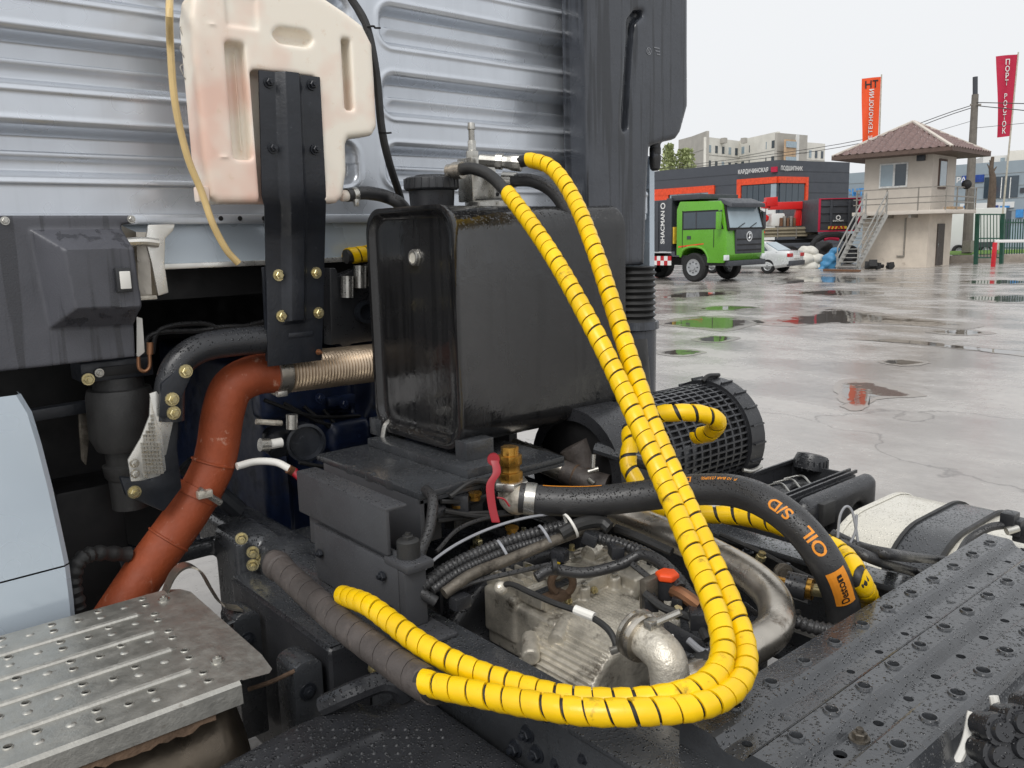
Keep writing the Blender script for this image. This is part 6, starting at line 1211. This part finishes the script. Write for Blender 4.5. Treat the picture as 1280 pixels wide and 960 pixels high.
gt('РА Н', 1208, 225, .6, 'white_print'); gt('Центр', 1069, 240, 1.15, 'text_blue'); gq(1204, 257, 1214, 260, 'sign_mark', 'text_blue', .35); gq(1238, 257, 1246, 260.5, 'sign_mark', 'sign_blue', .35); gq(1249, 257.5, 1260, 260, 'sign_mark', 'text_blue', .35)
t = thing('white_block', 'white office block with windows far behind the grey shop', 'building', gd(1270, 130)); wallq(t, 1222, 132, 1340, 128, 0, zat(1270, 193, 130), 'wall', 'facade_white', 0, 8.); wallq(t, 1252, 129, 1290, 127, 0, zat(1270, 188, 128), 'upper_block', 'panel_pale', .5, 4.)
for k in range(6): wallq(t, 1240+k*8, 131-.3*k, 1245+k*8, 130.9-.3*k, zat(1250, 203, 131), zat(1250, 198, 131), 'window', 'glass_light', 1.2, .2)
t = thing('white_van', 'white box van parked behind the green fence', 'van', gd(1200, 52)); o = gd(1200, 52)
B().box(o+V((0, 0, 1.6)), (2.2, 4.2, 2.6), Matrix.Rotation(rot(FH), 3, 'Z')).build('box_body', 'facade_white', t, .05); B().box(o-FH*2.15+V((0, 0, .75)), (.1, 1.9, .3), Matrix.Rotation(rot(FH), 3, 'Z')).build('bumper', 'truck_dark', t)
for s in (-1, 1): wheel(t, o+RH*s*.8-FH*1.4+V((0, 0, .38)), -FH, .38, .25)
# ---- tree
def tree(nm, lb, u, v0, v1, d, wid, seed):
    o = gd(u, d); t = thing(nm, lb, 'tree', o, group='pale trees far behind'); rnd = random.Random(seed); H = zat(u, v0, d); b = B(); b.tube([o, o+V((0, 0, H*.5)), o+V((.3, .2, H*.95))], lambda s: .3*(1-s)+.03, 8)
    for i in range(9): p = o+V((0, 0, H*(.35+.06*i))); b.tube([p, p+V((rnd.uniform(-1, 1)*wid*.5, rnd.uniform(-1, 1)*wid*.5, H*.12))], lambda s: .08*(1-s)+.02, 5)
    b.build('trunk', 'bark', t); vs = []; fs = []
    for i in range(2600):
        a = rnd.random()*2*PI; zf = rnd.random(); r = wid*.5*math.sqrt(rnd.random())*(1-abs(zf-.45)*1.1)*(.75+.4*math.sin(a*3+zf*7+seed)); c = o+V((r*math.cos(a), r*math.sin(a), H*(.32+.70*zf))); n1 = V((rnd.gauss(0, 1), rnd.gauss(0, 1), rnd.gauss(0, 1))).normalized(); n2 = n1.cross(V((.3, .5, .8))).normalized(); s = rnd.uniform(.10, .28); k = len(vs)
        vs += [c+n1*s, c+n2*s*.6, c-n1*s, c-n2*s*.6]; fs.append((k, k+1, k+2, k+3))
    B().add(vs, fs).build('crown', 'leaf_pale', t)
tree('poplar_tree', 'narrow pale green tree at the left edge of the far buildings', 836, 183, 215, 95, 2.6, 1); tree('poplar_tree', 'broader pale green tree beside the grey apartment end wall', 856, 189, 215, 95, 4.2, 2)
# ---- poles, wires, flags
t = thing('utility_pole', 'weathered concrete utility pole behind the guardhouse', 'pole', gd(1210, 45)); p0, p1 = gd(1210, 45), pt(1219, 118, 45)
B().cyl(p0, p1, .26, 10, .16).build('shaft', 'pole_wood', t); B().cyl(pt(1219, 118, 45), pt(1219, 96, 45), .12, 10).build('top_lamp', 'truck_dark', t); B().bar(pt(1213, 131, 45), pt(1226, 131, 45), .1, .1).build('cross_arm', 'rail_metal', t); B().box(pt(1211, 308, 44.6), (.6, .4, .6)).build('junction_box', 'rail_metal', t)
wires = [((1217, 131, 45), (1050, 180, 60), (815, 212, 90)), ((1217, 134, 45), (1050, 184, 60), (815, 215, 90)), ((1219, 128, 45), (1300, 130, 40)), ((1219, 132, 45), (1300, 140, 40)), ((1219, 150, 45), (1140, 172, 55), (1060, 186, 62)), ((1219, 160, 45), (1300, 152, 42))]
for i, w in enumerate(wires):
    t = thing('overhead_wire', ('upper long', 'lower long', 'upper short', 'middle short', 'thin slack', 'lowest short')[i]+' overhead wire leaving the utility pole', 'wire', pt(*w[0]), group='overhead wires'); B().tube([pt(*q) for q in w], .022 if i < 4 else .012, 5, 8).build('cable', 'wire', t)
def flag(lb, u0, u1, ut, v0, v1, d, m, pu, pbase, body, stack, seed):
    t = thing('banner_flag', lb, 'flag', gd(pbase, d), group='tall banner flags'); p0 = gd(pbase, d); p1 = pt(pu, v0-3, d); B().cyl(p0, p1, .06, 8, .04).build('pole', 'pole_metal', t)
    vs = []; n, mm = 14, 24; k = d/1040
    def surf(x, y): q = pt(u0+(u1-u0)*x+(ut[0]*(1-x)+ut[1]*x)*y, v0+(v1-v0)*y-(1-x)*-2, d); return q+FH*(.10*math.sin(x*5+y*4+seed)*(1-x))
    for r_ in range(mm+1):
        for c_ in range(n+1): vs.append(surf(c_/n, r_/mm))
    B().add(vs, [(a*(n+1)+c, a*(n+1)+c+1, (a+1)*(n+1)+c+1, (a+1)*(n+1)+c) for a in range(mm) for c in range(n)]).build('cloth', m, t)
    def put(txt, x, y, size, rotated, mm_):
        me = textmesh(txt, size, bold=True)
        for v in me.vertices:
            a, c = (v.co.x, v.co.y) if not rotated else (-v.co.y, v.co.x)
            v.co = surf(x+a/((u1-u0)*k), y-c/((v1-v0)*k))-FH*.04
        link('lettering', me, mm_, t)
    if stack:
        for i, ch in enumerate(body):
            if ch != ' ': put(ch, .5, .09+i*.084, .44, False, 'white_print')
    else: put('НТ', .5, .10, .62, False, 'black_print'); put(body, .52, .64, .40, True, 'white_print')
flag('orange banner flag with white lettering above the guardhouse roof', 1078, 1101, (-1, -4), 96, 186, 52, 'flag_orange', 1102, 1095, 'НОВЫЕ ТЕХНОЛОГИИ', False, 1)
flag('crimson banner flag with white stacked letters at the right edge', 1246, 1272, (0, -9), 68, 170, 48, 'flag_crimson', 1273, 1250, 'ПОРТ ВОСТОК', True, 2)
t = thing('bare_tree', 'thin pollarded bare tree trunk behind the green gate', 'tree', gd(1238, 55)); B().tube([gd(1238, 55), pt(1239, 260, 55), pt(1241, 225, 55), pt(1239, 212, 55), pt(1241, 196, 55)], lambda s: .22*(1-s)+.1, 8).build('trunk', 'bark', t)
for u, v in ((1234, 205), (1246, 208), (1237, 200)): B().tube([pt(1240, 216, 55), pt(u, v, 55)], lambda s: .08*(1-s)+.02, 6).build('branch', 'bark', t)
# ---- gate, fence, barrier, verge
dF = 41.; t = thing('metal_gate', 'dark green metal bar gate beside the guardhouse', 'gate', gd(1238, dF))
for u in (1222, 1254): B().bar(gd(u, dF), pt(u, 267, dF), .16, .16).build('gate_post', 'fence_green', t)
for v in (268, 298, 322): B().bar(pt(1222, v, dF), pt(1254, v, dF), .06, .06).build('gate_rail', 'fence_green', t)
for i in range(7): B().bar(pt(1226+i*4, 268, dF), pt(1226+i*4, 322, dF), .03, .03).build('gate_bar', 'fence_green', t)
t = thing('green_fence', 'dark green bar fence right of the metal gate', 'fence', gd(1275, 44))
for i in range(14): B().bar(gd(1257+i*3.2, 43), pt(1257+i*3.2, 274, 43), .04, .04).build('fence_bar', 'fence_green', t)
for v in (278, 310): B().bar(pt(1256, v, 43), pt(1300, v, 43), .05, .05).build('fence_rail', 'fence_green', t)
t = thing('boom_barrier', 'white boom barrier on a short red post', 'barrier', gd(1244, 38)); B().bar(gd(1244, 38), pt(1244, 303, 38), .16, .16).build('post', 'barrier_red', t, .02); B().bar(pt(1243, 301.5, 38), pt(1300, 301, 38), .1, .13).build('boom', 'white_print', t, .02)
t = thing('verge_kerb', 'low stone kerb wall under the green fence', 'kerb', gd(1260, 42)); B().bar(gd(1188, 42.5)+V((0, 0, .15)), gd(1340, 42.5)+V((0, 0, .15)), .3, .5).build('kerb_wall', 'kerb', t, .02)
b = B(); a = [gd(1186, 42.9), gd(1340, 42.9), gd(1340, 50), gd(1186, 50)]; tag(b.add([p+V((0, 0, .42)) for p in a], [(0, 1, 2, 3)]).build('grass_verge', 'grass'), 'strip of green grass behind the kerb', 'grass', kind='stuff')
